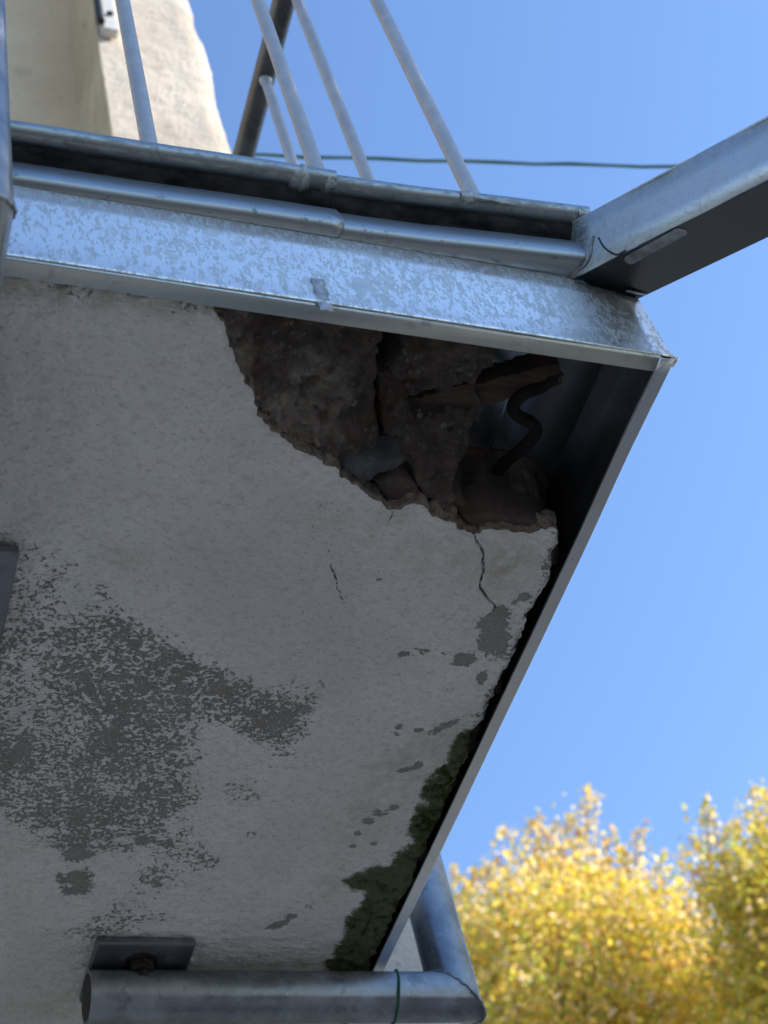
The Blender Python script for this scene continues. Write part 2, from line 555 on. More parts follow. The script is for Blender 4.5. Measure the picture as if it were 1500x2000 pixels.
# ------------------------------------------------------------------ the house
YW, XE, XP = 1.62, 0.8175, 0.538          # facade plane, its right corner, left edge of the pier
Z0, Z1 = -EYE, 6.2
house = root('house', (-1.2, 3.5, -EYE), 'white rendered house wall with beige recess behind the balcony railing', 'house')


def grid_face(mb, p0, du, dv, nu, nv, fn=None):
    p0, du, dv = map(lambda q: np.array(q, float), (p0, du, dv))
    vs = []
    for j in range(nv + 1):
        for i in range(nu + 1):
            p = p0 + du * i / nu + dv * j / nv
            if fn: p = fn(p, i / nu, j / nv)
            vs.append(p)
    fs = [(j * (nu + 1) + i, j * (nu + 1) + i + 1, (j + 1) * (nu + 1) + i + 1, (j + 1) * (nu + 1) + i) for j in range(nv) for i in range(nu)]
    mb.add(vs, fs)


def rough_edge(p, u, v):
    z = np.array([p[2]])
    e = float(fbm(z, z * 0 + 3.1, 0.55, 7, 11, 0.62)[0]) * 0.022
    k = max(0.0, (u - 0.80) / 0.20)
    q = p.copy()
    q[0] += k * e
    q[1] += 0.010 * k ** 3 + float(fbm(np.array([p[0]]), z, 0.12, 3, 5)[0]) * 0.006
    return q


pm = MB()
grid_face(pm, (XP, YW, 1.0), (XE - XP, 0, 0), (0, 0, Z1 - 1.0), 24, 300, rough_edge)
obj('pier', pm, MAT['wall'], house, smooth=60)
sm = MB()


def side_edge(p, u, v):
    q = rough_edge(p * np.array([1, 0, 1]) + np.array([0, YW, 0]), 1.0, v) if u == 0 else p
    return q


grid_face(sm, (XE, YW, 1.0), (0, 6.0, 0), (0, 0, Z1 - 1.0), 12, 300, side_edge)
grid_face(sm, (XE, YW + 0.03, Z0), (0, 5.97, 0), (0, 0, 1.0 - Z0), 2, 2)
obj('side_wall', sm, MAT['wall'], house, smooth=60)
lm = MB()
grid_face(lm, (-5.5, YW + 0.002, Z0), (XE + 5.5, 0, 0), (0, 0, 1.0 - Z0), 8, 4)
obj('lower_wall', lm, MAT['wall'], house, smooth=None)
YR = 1.885
rm = MB()
grid_face(rm, (XP, YW, 1.0), (0, YR - YW, 0), (0, 0, Z1 - 1.0), 6, 60, lambda p, u, v: p + np.array([float(fbm(np.array([p[1]]), np.array([p[2]]), 0.2, 3, 9)[0]) * 0.008 if 0 < u < 1 else 0, 0, 0]))
obj('reveal', rm, MAT['reveal'], house, smooth=60)
bm_ = MB()
grid_face(bm_, (-2.4, YR, 1.0), (XP + 2.4, 0, 0), (0, 0, Z1 - 1.0), 20, 40)
obj('recessed_wall', bm_, MAT['beige'], house, smooth=None)
wm = MB()
grid_face(wm, (-5.5, YW, 1.0), (3.1, 0, 0), (0, 0, Z1 - 1.0), 6, 10)
grid_face(wm, (-2.4, YW, 1.0), (0, YR - YW, 0), (0, 0, Z1 - 1.0), 2, 10)
grid_face(wm, (-5.5, YW, Z0), (0, 6, 0), (0, 0, Z1 - Z0), 4, 8)
grid_face(wm, (-5.5, YW + 6, Z0), (XE + 5.5, 0, 0), (0, 0, Z1 - Z0), 8, 8)
obj('far_wall', wm, MAT['wall'], house, smooth=None)
fm = MB()
fm.add([(-5.5, YW, Z1), (XE, YW, Z1), (XE, YW + 6, Z1), (-5.5, YW + 6, Z1), (-5.5, YW + 3, Z1 + 2.0), (XE, YW + 3, Z1 + 2.0)],
       [(0, 1, 5, 4), (2, 3, 4, 5), (1, 2, 5), (3, 0, 4)])
obj('roof', fm, MAT['roof'], house, smooth=None)
# shutter stay on the pier edge
hg = on(212, 30, 1, YW - 0.02)
hm = MB(); hm.box((hg[0] - 0.022, YW - 0.03, hg[2] - 0.11), (hg[0] + 0.018, YW - 0.003, hg[2] + 0.16))
hinge = obj('shutter_hinge', hm, MAT['white_metal'], house, smooth=None, bevel=0.003)
hm = MB()
hm.tube([(hg[0] - 0.03, YW - 0.04, hg[2] - 0.10), (hg[0] - 0.03, YW - 0.04, hg[2] + 0.22)], 0.011, 12)
hm.disc((hg[0], YW - 0.03, hg[2] - 0.02), (0, -1, 0), 0.009, 0.008)
obj('hinge_pin', hm, MAT['bolt'], hinge)

# ------------------------------------------------------------------ the balcony slab
YF, XS, ZS = 0.580, 0.637, 1.0              # outer planes of the front and side fascia, soffit height
slab = root('balcony_slab', (-0.3, 1.1, 1.0), 'underside of balcony, white peeling plaster with broken corner', 'balcony')

HOLE = [(400, 575), (415, 598), (424, 625), (432, 652), (447, 690), (468, 722), (480, 740), (492, 768), (510, 798), (517, 832), (545, 862), (590, 888), (635, 915),
        (665, 935), (700, 950), (735, 975), (760, 1000), (785, 994), (806, 986), (838, 1000), (868, 1018), (903, 1040), (933, 1047), (955, 1038), (985, 1037), (1020, 1045),
        (1055, 1044), (1080, 1036), (1090, 1052), (1083, 1095), (1062, 1150), (1040, 1196), (1014, 1258), (986, 1318), (960, 1376), (928, 1436), (903, 1492), (878, 1550),
        (846, 1622), (812, 1700), (772, 1780), (735, 1850), (714, 1905), (690, 1960)]
hole = [tuple(soffit(*p)) for p in HOLE]
outline = [(-1.35, 0.5925), (hole[0][0] - 0.03, 0.5925)] + hole + [(0.618, 1.625), (-1.35, 1.625)]


def ragged(pts, step=0.0014):
    out = []
    P = [np.array(p) for p in pts]
    acc = 0.0
    for a, b in zip(P[:-1], P[1:]):
        L = np.linalg.norm(b - a); k = max(1, int(L / step))
        nrm = np.array([-(b - a)[1], (b - a)[0]]) / L
        for j in range(k):
            q = a + (b - a) * j / k
            u = np.array([acc + L * j / k]); z = u * 0
            e = fbm(u, z + 1.7, 0.030, 3, 401)[0] * 0.008 + fbm(u, z + 5.2, 0.0065, 3, 411, 0.6)[0] * 0.0040
            t2 = fbm(u, z + 9.2, 0.008, 2, 421)[0] * 0.003
            out.append(tuple(q + nrm * e + (b - a) / L * t2))
        acc += L
    out.append(tuple(P[-1]))
    return out


rag = ragged(hole)
outline = [(-1.35, 0.5925), (hole[0][0] - 0.03, 0.5925)] + rag + [(0.618, 1.625), (-1.35, 1.625)]
outline_coarse = [(-1.35, 0.5925), (hole[0][0] - 0.03, 0.5925)] + hole + [(0.618, 1.625), (-1.35, 1.625)]


def undulate(X, Y):
    return fbm(X, Y, 0.09, 3, 31) * 0.0035 + fbm(X * 0.7, Y, 0.009, 3, 41) * 0.0024


def nearest_on(px_, py_, pts):
    bd = np.full(px_.shape, 1e9); bx, by = px_.copy(), py_.copy()
    for (ax, ay), (cx, cy) in zip(pts[:-1], pts[1:]):
        dx, dy = cx - ax, cy - ay
        L = dx * dx + dy * dy + 1e-18
        t = np.clip(((px_ - ax) * dx + (py_ - ay) * dy) / L, 0, 1)
        qx, qy = ax + t * dx, ay + t * dy
        d = (px_ - qx) ** 2 + (py_ - qy) ** 2
        m = d < bd
        bd[m] = d[m]; bx[m] = qx[m]; by[m] = qy[m]
    return bx, by


def grid_mesh(name, xs, ys, zfun, keep, attrs, mat, parent):
    X, Y = np.meshgrid(xs, ys)
    nx, ny = len(xs), len(ys)
    Zv, K, A = zfun(X, Y)
    base = world_loc(parent)
    v = np.stack([X - base.x, Y - base.y, Zv + EYE - base.z], -1).reshape(-1, 3)
    idx = np.arange(nx * ny).reshape(ny, nx)
    q = np.stack([idx[:-1, :-1], idx[1:, :-1], idx[1:, 1:], idx[:-1, 1:]], -1).reshape(-1, 4)   # facing down
    kc = (K[:-1, :-1] | K[1:, :-1] | K[1:, 1:] | K[:-1, 1:]).reshape(-1)
    q = q[kc]
    used = np.unique(q)
    mp = np.full(nx * ny, -1); mp[used] = np.arange(len(used))
    q = mp[q]; v = v[used]
    me = bpy.data.meshes.new(name)
    me.vertices.add(len(v)); me.vertices.foreach_set('co', v.astype(np.float32).ravel())
    me.loops.add(len(q) * 4); me.loops.foreach_set('vertex_index', q.astype(np.int32).ravel())
    me.polygons.add(len(q))
    me.polygons.foreach_set('loop_start', (np.arange(len(q)) * 4).astype(np.int32))
    me.update(calc_edges=True)
    for k, a in A.items():
        at = me.attributes.new(k, 'FLOAT', 'POINT')
        at.data.foreach_set('value', a.reshape(-1)[used].astype(np.float32))
    me.validate()
    return link_mesh(name, me, mat, parent, smooth=180)


def blob(X, Y, px, py, rx, ry, s, rot=0.0):
    """soft ellipse on the soffit; centre given by where it shows in the photograph, radii in metres"""
    cx, cy = soffit(px, py)
    c, sn = math.cos(rot), math.sin(rot)
    u = ((X - cx) * c + (Y - cy) * sn) / rx
    v = (-(X - cx) * sn + (Y - cy) * c) / ry
    return s * np.exp(-(u * u + v * v) ** (1.4 if s >= 0.9 and rx < 0.03 else 1.0))


LOSS = [  # px, py, rx, ry, strength: flaked areas of the paint
    (60, 1180, .045, .06, .66), (20, 1330, .05, .07, .80), (130, 1320, .06, .05, .84), (230, 1300, .05, .04, .70), (330, 1310, .045, .035, .80), (430, 1370, .05, .035, .86),
    (500, 1400, .03, .03, .80), (555, 1450, .03, .045, .66), (590, 1380, .03, .04, .52), (150, 1430, .08, .06, .95), (280, 1440, .05, .06, .95), (60, 1500, .06, .05, .98),
    (220, 1540, .06, .05, 1.0), (110, 1590, .05, .03, 1.0), (300, 1560, .04, .05, .92), (60, 1570, .035, .02, 1.05), (160, 1650, .04, .02, .95), (320, 1640, .05, .03, .78),
    (400, 1680, .03, .02, .70), (500, 1630, .03, .012, .62), (150, 1725, .02, .022, 1.12), (150, 1670, .02, .015, 1.1), (300, 1720, .035, .03, .80), (250, 1780, .04, .03, .72),
    (170, 1820, .04, .02, .72), (330, 1790, .04, .015, .66), (110, 1110, .02, .03, .60), (200, 1150, .012, .012, .72), (210, 1210, .025, .02, .66), (260, 1250, .025, .02, .68),
    (160, 1290, .03, .03, .74), (625, 1335, .006, .006, .8), (905, 1288, .0125, .010, 1.35), (830, 1272, .008, .006, 1.0), (962, 1225, .014, .030, 1.25), (975, 1255, .012, .02, 1.1),
    (940, 1322, .007, .010, 1.2), (1022, 1165, .007, .006, 1.15), (1005, 1175, .004, .004, 1.1), (868, 1418, .024, .0065, 1.3, -.75), (845, 1434, .008, .004, 1.1), (818, 1425, .005, .004, 1.25),
    (779, 1420, .004, .004, 1.2), (775, 1433, .004, .003, 1.1), (800, 1502, .014, .005, 1.05, -.4), (815, 1497, .007, .007, 1.15), (742, 1587, .012, .007, .98), (770, 1578, .008, .006, 1.0),
    (720, 1600, .01, .006, .9), (698, 1627, .005, .006, 1.1), (690, 1652, .004, .004, 1.1), (730, 1647, .004, .003, 1.0), (545, 1805, .014, .006, .98, -.5), (570, 1790, .008, .005, .9), (740, 1133, .003, .003, 1.0),
    (790, 1280, .008, .004, .9), (870, 1278, .006, .003, .95), (560, 1560, .04, .02, .45), (470, 1560, .04, .03, .42), (600, 1770, .01, .008, .8), (440, 1800, .02, .02, .5),
    (930, 560, .001, .001, 0), (1060, 1110, .006, .02, .75), (1030, 1190, .006, .02, .8), (20, 1060, .03, .02, .5)]
STAIN = [(985, 1105, .028, .03, .75), (1005, 1085, .015, .015, .9), (770, 1010, .02, .012, .6), (780, 1500, .03, .05, .55), (700, 1600, .025, .05, .5), (650, 1720, .02, .04, .45), (640, 1000, .03, .02, .25),
         (240, 1090, .02, .015, .5), (860, 1090, .06, .03, .35), (850, 1450, .03, .04, .5), (720, 1050, .03, .03, .3), (90, 560, .10, .012, .9), (330, 590, .08, .012, .9), (380, 1905, .05, .02, .6), (600, 1890, .09, .018, .55), (120, 1960, .05, .03, .4)]
CRACKS = [[(900, 1012), (912, 1030), (925, 1045), (932, 1060), (944, 1070), (945, 1085), (942, 1100), (943, 1115), (937, 1128), (939, 1145), (944, 1160), (956, 1178), (966, 1192)],
          [(632, 960), (628, 985), (624, 1000), (611, 1030), (612, 1050), (625, 1066)],
          [(640, 1072), (646, 1088), (645, 1105), (652, 1125), (657, 1142), (662, 1165), (668, 1172)],
          [(770, 1000), (762, 1020), (750, 1035), (742, 1060)]]
MOSS_PX = [(938, 1425), (908, 1424), (882, 1452), (868, 1500), (842, 1520), (828, 1548), (834, 1568), (812, 1578), (800, 1600), (806, 1645), (778, 1665), (768, 1690), (740, 1694), (700, 1708), (676, 1718), (690, 1728),
           (730, 1730), (712, 1755), (692, 1788), (684, 1828), (664, 1850), (645, 1880), (652, 1915), (640, 1975), (700, 1975), (720, 1905), (745, 1850), (790, 1770), (840, 1660), (900, 1520)]
moss_poly = [tuple(soffit(*p)) for p in MOSS_PX]
right_edge = hole[28:]


def plaster_fields(X, Y):
    s = poly_sd(X, Y, outline_coarse)
    nb = np.abs(s) < 0.022
    s[nb] = poly_sd(X[nb], Y[nb], outline)
    keep = s > 0
    Z = ZS + undulate(X, Y) + 0.0025 * sstep(0.004, 0.0, s)
    loss, hard = np.zeros_like(X), np.zeros_like(X)
    for b in LOSS:
        if b[4] >= 0.9 and b[2] < 0.03: hard = np.maximum(hard, blob(X, Y, *b) * 1.3)
        else: loss = np.maximum(loss, 0) + blob(X, Y, *b) * (1 - np.clip(loss, 0, 1) * 0.8)
    loss = np.clip(loss * 1.06, 0, 0.86)
    loss = loss + fbm(X, Y, 0.045, 4, 61) * 0.36 * sstep(0.02, 0.3, loss)
    hard = hard + (fbm(X, Y, 0.014, 4, 63, 0.6) * 0.9) * sstep(0.05, 0.4, hard)
    loss = np.maximum(loss, hard)
    er = seg_dist(X, Y, right_edge)
    loss = np.maximum(loss, 0.72 * sstep(0.016, 0.003, er + fbm(X, Y, 0.02, 3, 71) * 0.012))
    loss = np.maximum(loss, 0.62 * sstep(0.604, 0.594, Y + fbm(X, Y, 0.03, 3, 72) * 0.02))
    stain = np.zeros_like(X)
    for b in STAIN: stain = np.maximum(stain, blob(X, Y, *b))
    md = poly_sd(X, Y, moss_poly) + fbm(X, Y, 0.03, 4, 81) * 0.012
    moss = sstep(-0.018, 0.010, md)
    gr = 0.46 * sstep(0.022, 0.0, er + fbm(X, Y, 0.025, 3, 91) * 0.02) * sstep(0.80, 0.90, Y)
    moss = np.maximum(moss, gr)
    Z = Z - 0.0035 * sstep(0.2, 0.9, moss) * (0.5 + fbm(X, Y, 0.006, 3, 95))
    crack = np.full(X.shape, 1.0)
    for i, c in enumerate(CRACKS):
        pts = [tuple(soffit(*p)) for p in c]
        d = seg_dist(X + fbm(X, Y, 0.012, 3, 101) * 0.004, Y + fbm(X, Y, 0.012, 3, 103) * 0.004, pts)
        if i == 0:
            Z = Z + 0.005 * sstep(0.0014, 0.0, d)
            d = d - 0.0003
        crack = np.minimum(crack, d + (0.0 if i != 1 and i != 3 else 0.0003))
    raw = np.zeros_like(X)
    # vertices of the rim cells that fall outside are laid exactly on the ragged line
    ring = (s <= 0) & (s > -0.006) & (X > 0.06)
    bx, by = nearest_on(X[ring], Y[ring], outline + [outline[0]])
    X[ring] = bx; Y[ring] = by
    return Z, keep, dict(loss=loss, stain=stain, moss=moss, crack=crack, raw=raw)


XS_F = np.concatenate([np.linspace(-1.35, 0.06, 40, endpoint=False), np.arange(0.06, 0.660, 0.0016)])
YS_F = np.concatenate([[0.5915], np.arange(0.5931, 1.52, 0.0016), np.linspace(1.524, 1.626, 18)])
grid_mesh('plaster_soffit', XS_F, YS_F, plaster_fields, None, None, MAT['plaster'], slab)

# the broken thickness of the plaster coat
em = MB()
rp = np.array(rag)
tg = np.gradient(rp, axis=0); tg /= np.linalg.norm(tg, axis=1)[:, None] + 1e-12
nrm2 = np.stack([tg[:, 1], -tg[:, 0]], 1)
probe = poly_sd(rp[:, 0] + nrm2[:, 0] * 0.004, rp[:, 1] + nrm2[:, 1] * 0.004, outline_coarse)
if (probe > 0).mean() > 0.5: nrm2 = -nrm2                 # towards the hole
ar = np.arange(len(rp)) * 0.0014
zb = ZS + undulate(rp[:, 0], rp[:, 1]) + 0.0025
vs, fs = [], []
rowsE = ((-0.0006, 0.0002, 0), (0.0008, 0.0030, 0.0012), (0.0012, 0.0065, 0.0030), (0.0022, 0.0110, 0.0045), (0.0030, 0.0200, 0.0050))
for k, (o_, h_, a_) in enumerate(rowsE):
    e = fbm(ar, ar * 0 + 3.3 * k, 0.010, 3, 431 + k) * a_
    for i in range(len(rp)):
        vs.append((rp[i, 0] + nrm2[i, 0] * (o_ + e[i]), rp[i, 1] + nrm2[i, 1] * (o_ + e[i]), zb[i] + h_))
for k in range(len(rowsE) - 1):
    for i in range(len(rp) - 1):
        a = k * len(rp) + i
        fs.append((a, a + 1, a + 1 + len(rp), a + len(rp)))
em.add(vs, fs)
obj('plaster_edge', em, MAT['edge'], slab, smooth=60)

# mortar and stone behind the missing plaster
CORE = [(380, 560), (1010, 640), (985, 690), (960, 758), (936, 830), (911, 900), (902, 965), (940, 998), (1000, 1003), (1060, 1018), (1078, 1040), (1080, 1090), (1055, 1150), (1030, 1200), (975, 1318),
        (918, 1436), (868, 1550), (800, 1700), (722, 1850), (690, 1960), (380, 1960), (250, 900)]
core_poly = [tuple(soffit(p[0], p[1], 1.03)) for p in CORE]


def core_fields(X, Y):
    sd = poly_sd(X, Y, core_poly) + fbm(X, Y, 0.03, 4, 203) * 0.018
    hd = seg_dist(X, Y, hole) + fbm(X, Y, 0.02, 3, 205) * 0.008
    Z = 1.012 + 0.030 * sstep(0.0, 0.055, hd)
    lump = np.abs(fbm(X, Y, 0.05, 5, 211, 0.55)) * -0.036 + fbm(X, Y, 0.013, 4, 213, 0.6) * 0.016 + np.floor(fbm(X, Y * 1.6, 0.035, 3, 217) * 7) * 0.0022 + fbm(X, Y, 0.0045, 2, 214) * 0.004
    rs_ = np.random.default_rng(77)
    nf = 150
    fx = rs_.uniform(0.20, 0.62, nf); fy = rs_.uniform(0.58, 0.90, nf)
    fz = rs_.normal(0, 0.0050, nf); ta = rs_.normal(0, 0.22, nf); tb_ = rs_.normal(0, 0.22, nf)
    wx = X + fbm(X, Y, 0.02, 3, 251) * 0.016; wy = Y + fbm(X, Y, 0.02, 3, 253) * 0.016
    best = np.full(X.shape, 1e9); fac = np.zeros_like(X)
    for q in range(nf):
        d_ = (wx - fx[q]) ** 2 * 0.7 + (wy - fy[q]) ** 2 * 1.3
        m = d_ < best
        best = np.where(m, d_, best)
        fac = np.where(m, fz[q] + ta[q] * (wx - fx[q]) + tb_[q] * (wy - fy[q]), fac)
    Z = Z + lump * 0.5 + np.clip(fac * 0.6, -0.008, 0.010) + 0.002
    split = on(748, 800, 2, 1.03)[0] + fbm(X * 0 + 0.3, Y, 0.04, 3, 221) * 0.01
    Z = Z + 0.012 * sstep(split - 0.002, split + 0.004, X)            # the second block stands back a little
    ck = [tuple(soffit(*p, 1.035)) for p in ((752, 735), (742, 770), (746, 800), (743, 835), (750, 865), (748, 900))]
    d = seg_dist(X + fbm(X, Y, 0.015, 3, 231) * 0.006, Y, ck)
    Z = Z + 0.03 * sstep(0.0032, 0.0006, d)
    slot = [tuple(soffit(*p, 1.04)) for p in ((745, 640), (792, 645), (785, 700), (770, 756), (740, 756))]
    sl = poly_sd(X, Y, slot) + fbm(X, Y, 0.02, 3, 241) * 0.008
    Z = Z + 0.045 * sstep(-0.003, 0.004, sl)
    tr = [tuple(soffit(*p, 1.03)) for p in ((690, 925), (735, 905), (790, 905), (815, 950), (850, 985), (905, 1020), (930, 1050))]
    d2 = seg_dist(X + fbm(X, Y, 0.015, 3, 233) * 0.010, Y + fbm(X, Y, 0.02, 3, 235) * 0.010, tr)
    Z = Z + 0.018 * sstep(0.004, 0.0008, d2)
    Z = np.where(sd < 0, np.minimum(Z + 0.02 + (-sd) * 5.0, 1.0995), Z)
    Z = np.clip(Z, 1.004, 1.0995)
    tone = 0.15 + 0.0 * X
    for (px, py, rx, ry, sg) in ((600, 830, .045, .06, .55), (650, 870, .04, .03, .35), (450, 700, .02, .09, .45), (790, 960, .05, .02, .35), (820, 920, .03, .03, .22), (990, 1020, .06, .015, .25), (620, 700, .05, .02, .10)):
        tone = np.maximum(tone, 0.12 + blob(X, Y, px, py, rx, ry, sg))
    tone = np.maximum(tone, 0.5 * sstep(0.012, 0.0, hd))
    return Z, sd > -0.02, dict(tone=tone)


grid_mesh('mortar_core', np.arange(0.18, 0.64, 0.0017), np.concatenate([np.arange(0.586, 1.12, 0.0017), np.linspace(1.125, 1.60, 60)]), core_fields, None, None, MAT['rubble'], slab)


def rock(name, outline_px, z0, z1, mat, parent, seed, inset=0.25):
    """a broken piece: ragged outline, domed faces"""
    r = np.random.default_rng(seed)
    lo = []
    P = [soffit(*p, z0) for p in outline_px]
    pts = []
    for i in range(len(P)):
        a, b = np.array(P[i]), np.array(P[(i + 1) % len(P)])
        for k in range(3):
            pts.append(a + (b - a) * k / 3 + r.normal(0, 0.0005, 2))
    pts = np.array(pts); c = pts.mean(0)
    vs, fs, m = [], [], len(pts)
    for sc, z in ((1.0, z1), (1.02, (z0 + z1) / 2), (1.0, z0 + 0.0025), (1 - inset * 0.4, z0 + 0.0008), (0.5, z0)):
        for p in pts:
            q = c + (p - c) * sc
            vs.append((q[0], q[1], z + r.normal(0, 0.0004)))
    for k in range(4):
        for i in range(m):
            fs.append((k * m + i, k * m + (i + 1) % m, (k + 1) * m + (i + 1) % m, (k + 1) * m + i))
    fs.append(tuple(4 * m + i for i in range(m)))
    fs.append(tuple(range(m - 1, -1, -1)))
    mb = MB(); mb.add(vs, fs)
    return obj(name, mb, mat, parent, smooth=50)


st = rock('stone_chip', [(668, 912), (690, 897), (725, 890), (750, 897), (790, 895), (786, 908), (768, 920), (742, 925), (722, 942), (700, 935)], 1.003, 1.034, MAT['stone'], slab, 4)
st['label'] = 'flat blue-grey stone chip caught in the broken edge'
rb = rock('mortar_lump', [(735, 945), (775, 925), (812, 945), (830, 985), (800, 992), (768, 995)], 1.0125, 1.035, MAT['rubble'], slab, 8)
rock('mortar_lump', [(905, 1010), (960, 1000), (1040, 1012), (1078, 1032), (1070, 1040), (1000, 1034), (945, 1040), (920, 1035)], 1.010, 1.05, MAT['rubble'], slab, 9)
# grit and pebbles showing in the broken mortar
rg = np.random.default_rng(15)
gx_ = rg.uniform(0.27, 0.54, 420); gy_ = rg.uniform(0.60, 0.86, 420)
gz_, gk_, _a = core_fields(gx_.reshape(1, -1), gy_.reshape(1, -1))
ok = (poly_sd(gx_, gy_, core_poly) > 0.006) & (poly_sd(gx_, gy_, outline_coarse) < -0.004)
gm_ = MB()
for x, y, z in zip(gx_[ok], gy_[ok], gz_[0][ok]):
    r0 = rg.uniform(0.0010, 0.0030) * (1.5 if rg.random() < 0.12 else 1.0)
    vs = []
    for th_ in (0.5, 1.3, 2.1):
        for k in range(6):
            a = 1.047 * k + th_
            rr_ = r0 * rg.uniform(0.8, 1.2)
            vs.append((x + rr_ * math.sin(th_) * math.cos(a), y + rr_ * math.sin(th_) * math.sin(a), z - rr_ * 0.75 * math.cos(th_) + r0 * 0.25))
    fs = [(j * 6 + k, j * 6 + (k + 1) % 6, (j + 1) * 6 + (k + 1) % 6, (j + 1) * 6 + k) for j in range(2) for k in range(6)] + [tuple(range(5, -1, -1)), tuple(range(12, 18))]
    gm_.add(vs, fs)
grit = obj('grit', gm_, MAT['grit'], slab, smooth=None)
grit['kind'] = 'stuff'
# rotten batten under the sheet
a0, a1 = on(800, 790, 2, 1.07), on(1088, 716, 2, 1.062)
bt = MB()
dd = a1 - a0; dd = dd / np.linalg.norm(dd)
sd_ = np.cross(dd, [0, 0, 1.0]); sd_ /= np.linalg.norm(sd_)
rr = np.random.default_rng(3)
nseg = 26
vs, fs = [], []
for i in range(nseg + 1):
    t = i / nseg
    p = a0 + (a1 - a0) * t
    hw = 0.0135 * (1 - 0.12 * t) + rr.normal(0, 0.0007)
    hh = 0.011
    for k, (su, sv) in enumerate(((-1, -1), (-.4, -1.12), (.4, -1.05), (1, -1), (1.06, 0), (1, 1), (0, 1), (-1, 1), (-1.05, 0))):
        q = p + sd_ * su * hw + np.array([0, 0, sv * hh]) + rr.normal(0, 0.0007, 3)
        vs.append(q)
for i in range(nseg):
    for k in range(9):
        fs.append((i * 9 + k, i * 9 + (k + 1) % 9, (i + 1) * 9 + (k + 1) % 9, (i + 1) * 9 + k))
fs.append(tuple(range(8, -1, -1))); fs.append(tuple(nseg * 9 + k for k in range(9)))
bt.add(vs, fs)
w_ = obj('timber_batten', bt, MAT['wood'], slab, smooth=50)
w_['label'] = 'dark rotten end of a timber batten'
# sheet deck closing the slab on top
dk = MB()
dk.box((-1.35, YF + 0.0008, 1.1005), (XS + 0.003, 1.62, 1.1035))
deck = obj('deck_sheet', dk, MAT['deck'], slab, smooth=None)
sk = MB()
for px in (1005,):
    a = on(px, 760, 2, 1.0985); b = on(px - 95, 960, 2, 1.0985)
    sk.box((a[0] - 0.001, 0.586, 1.0985), (a[0] + 0.0012, 1.3, 1.1004))
obj('standing_seam', sk, MAT['deck'], deck, smooth=None)
# loose cable in the cavity
cb = [(1092, 722, 1.056), (1062, 752, 1.052), (1024, 768, 1.050), (1002, 792, 1.050), (1012, 812, 1.050), (1038, 826, 1.050), (1046, 842, 1.051), (1034, 862, 1.052), (1010, 884, 1.056), (985, 905, 1.068), (965, 930, 1.085)]
ctrl = [on(a, b, 2, z) for a, b, z in cb]


def spline(pts, k=6):
    pts = [np.array(p, float) for p in pts]
    P = [2 * pts[0] - pts[1]] + pts + [2 * pts[-1] - pts[-2]]
    out = []
    for i in range(1, len(P) - 2):
        for j in range(k):
            t = j / k
            out.append(0.5 * ((2 * P[i]) + (-P[i - 1] + P[i + 1]) * t + (2 * P[i - 1] - 5 * P[i] + 4 * P[i + 1] - P[i + 2]) * t * t + (-P[i - 1] + 3 * P[i] - 3 * P[i + 1] + P[i + 2]) * t ** 3))
    out.append(pts[-1])
    return out


cm = MB(); cm.tube(spline(ctrl), 0.0058, 12)
tag(obj('cable_end', cm, MAT['rubber'], smooth=60), 'black wavy cable hanging in the broken balcony corner', 'cable')

# moss
def moss_mesh():
    r = np.random.default_rng(12)
    lo = np.array([min(p[0] for p in moss_poly), min(p[1] for p in moss_poly)])
    hi = np.array([max(p[0] for p in moss_poly), max(p[1] for p in moss_poly)])
    P = lo + (hi - lo) * r.random((60000, 2))
    d = poly_sd(P[:, 0], P[:, 1], moss_poly) + fbm(P[:, 0], P[:, 1], 0.03, 4, 81) * 0.012
    on_pl = poly_sd(P[:, 0], P[:, 1], outline) > 0.003
    dens = sstep(-0.006, 0.016, d) * (0.35 + 1.3 * np.clip(fbm(P[:, 0], P[:, 1], 0.02, 3, 83) + 0.35, 0, 1))
    P = P[(r.random(len(P)) < dens) & on_pl]
    vs, fs = [], []
    for x, y in P:
        h = r.uniform(0.0010, 0.0034); w = r.uniform(0.0005, 0.0011); a = r.uniform(0, 6.28)
        lx, ly = r.normal(0, 0.0016, 2)
        k = len(vs)
        for j in range(3):
            b = a + 2.094 * j
            vs.append((x + w * math.cos(b), y + w * math.sin(b), 1.0005))
        vs.append((x + lx, y + ly, 1.0 - h))
        fs += [(k, k + 1, k + 3), (k + 1, k + 2, k + 3), (k + 2, k, k + 3)]
    mb = MB(); mb.v = vs; mb.f = fs
    return mb


mo = obj('moss', moss_mesh(), MAT['moss'], smooth=None, origin=(*soffit(760, 1720), 1.0))
tag(mo, 'dark green moss growing along the balcony edge beside the metal strip', 'moss', kind='stuff')

# ------------------------------------------------------------------ edge flashing
flash = root('edge_flashing', (0.2, YF, ZS), 'speckled zinc fascia strip wrapping the front and side of the balcony', 'flashing')


def wavy(x, y, amp):
    return float(fbm(np.array([x]), np.array([y]), 0.16, 3, 301)[0]) * amp


ff = MB()
nx_ = 130
XL = -1.35
rows = [(0.0, 1.1085), (0.0, 1.085), (0.0, 1.06), (0.0, 1.03), (0.0, 1.008), (-0.0012, 1.0035), (-0.0008, 1.0008)]
vs = []
for i in range(nx_ + 1):
    x = XL + (XS - XL) * i / nx_
    for (dy, z) in rows:
        zz = z
        if z > 1.1 and x > 0.57: zz = z - (x - 0.57) * 0.28
        end = max(0.0, (x - 0.50) / 0.137)
        tilt = 0.0045 * end ** 2 * (z - 1.0) / 0.108
        vs.append((x, YF + dy + wavy(x, z, 0.0012) * min(1.0, (XS - x) * 20) - tilt * 0 + 0.006 * end ** 3 * (1.0 - (z - 1.0) / 0.108) * 0, zz))
m_ = len(rows)
fs = [(i * m_ + j, (i + 1) * m_ + j, (i + 1) * m_ + j + 1, i * m_ + j + 1) for i in range(nx_) for j in range(m_ - 1)]
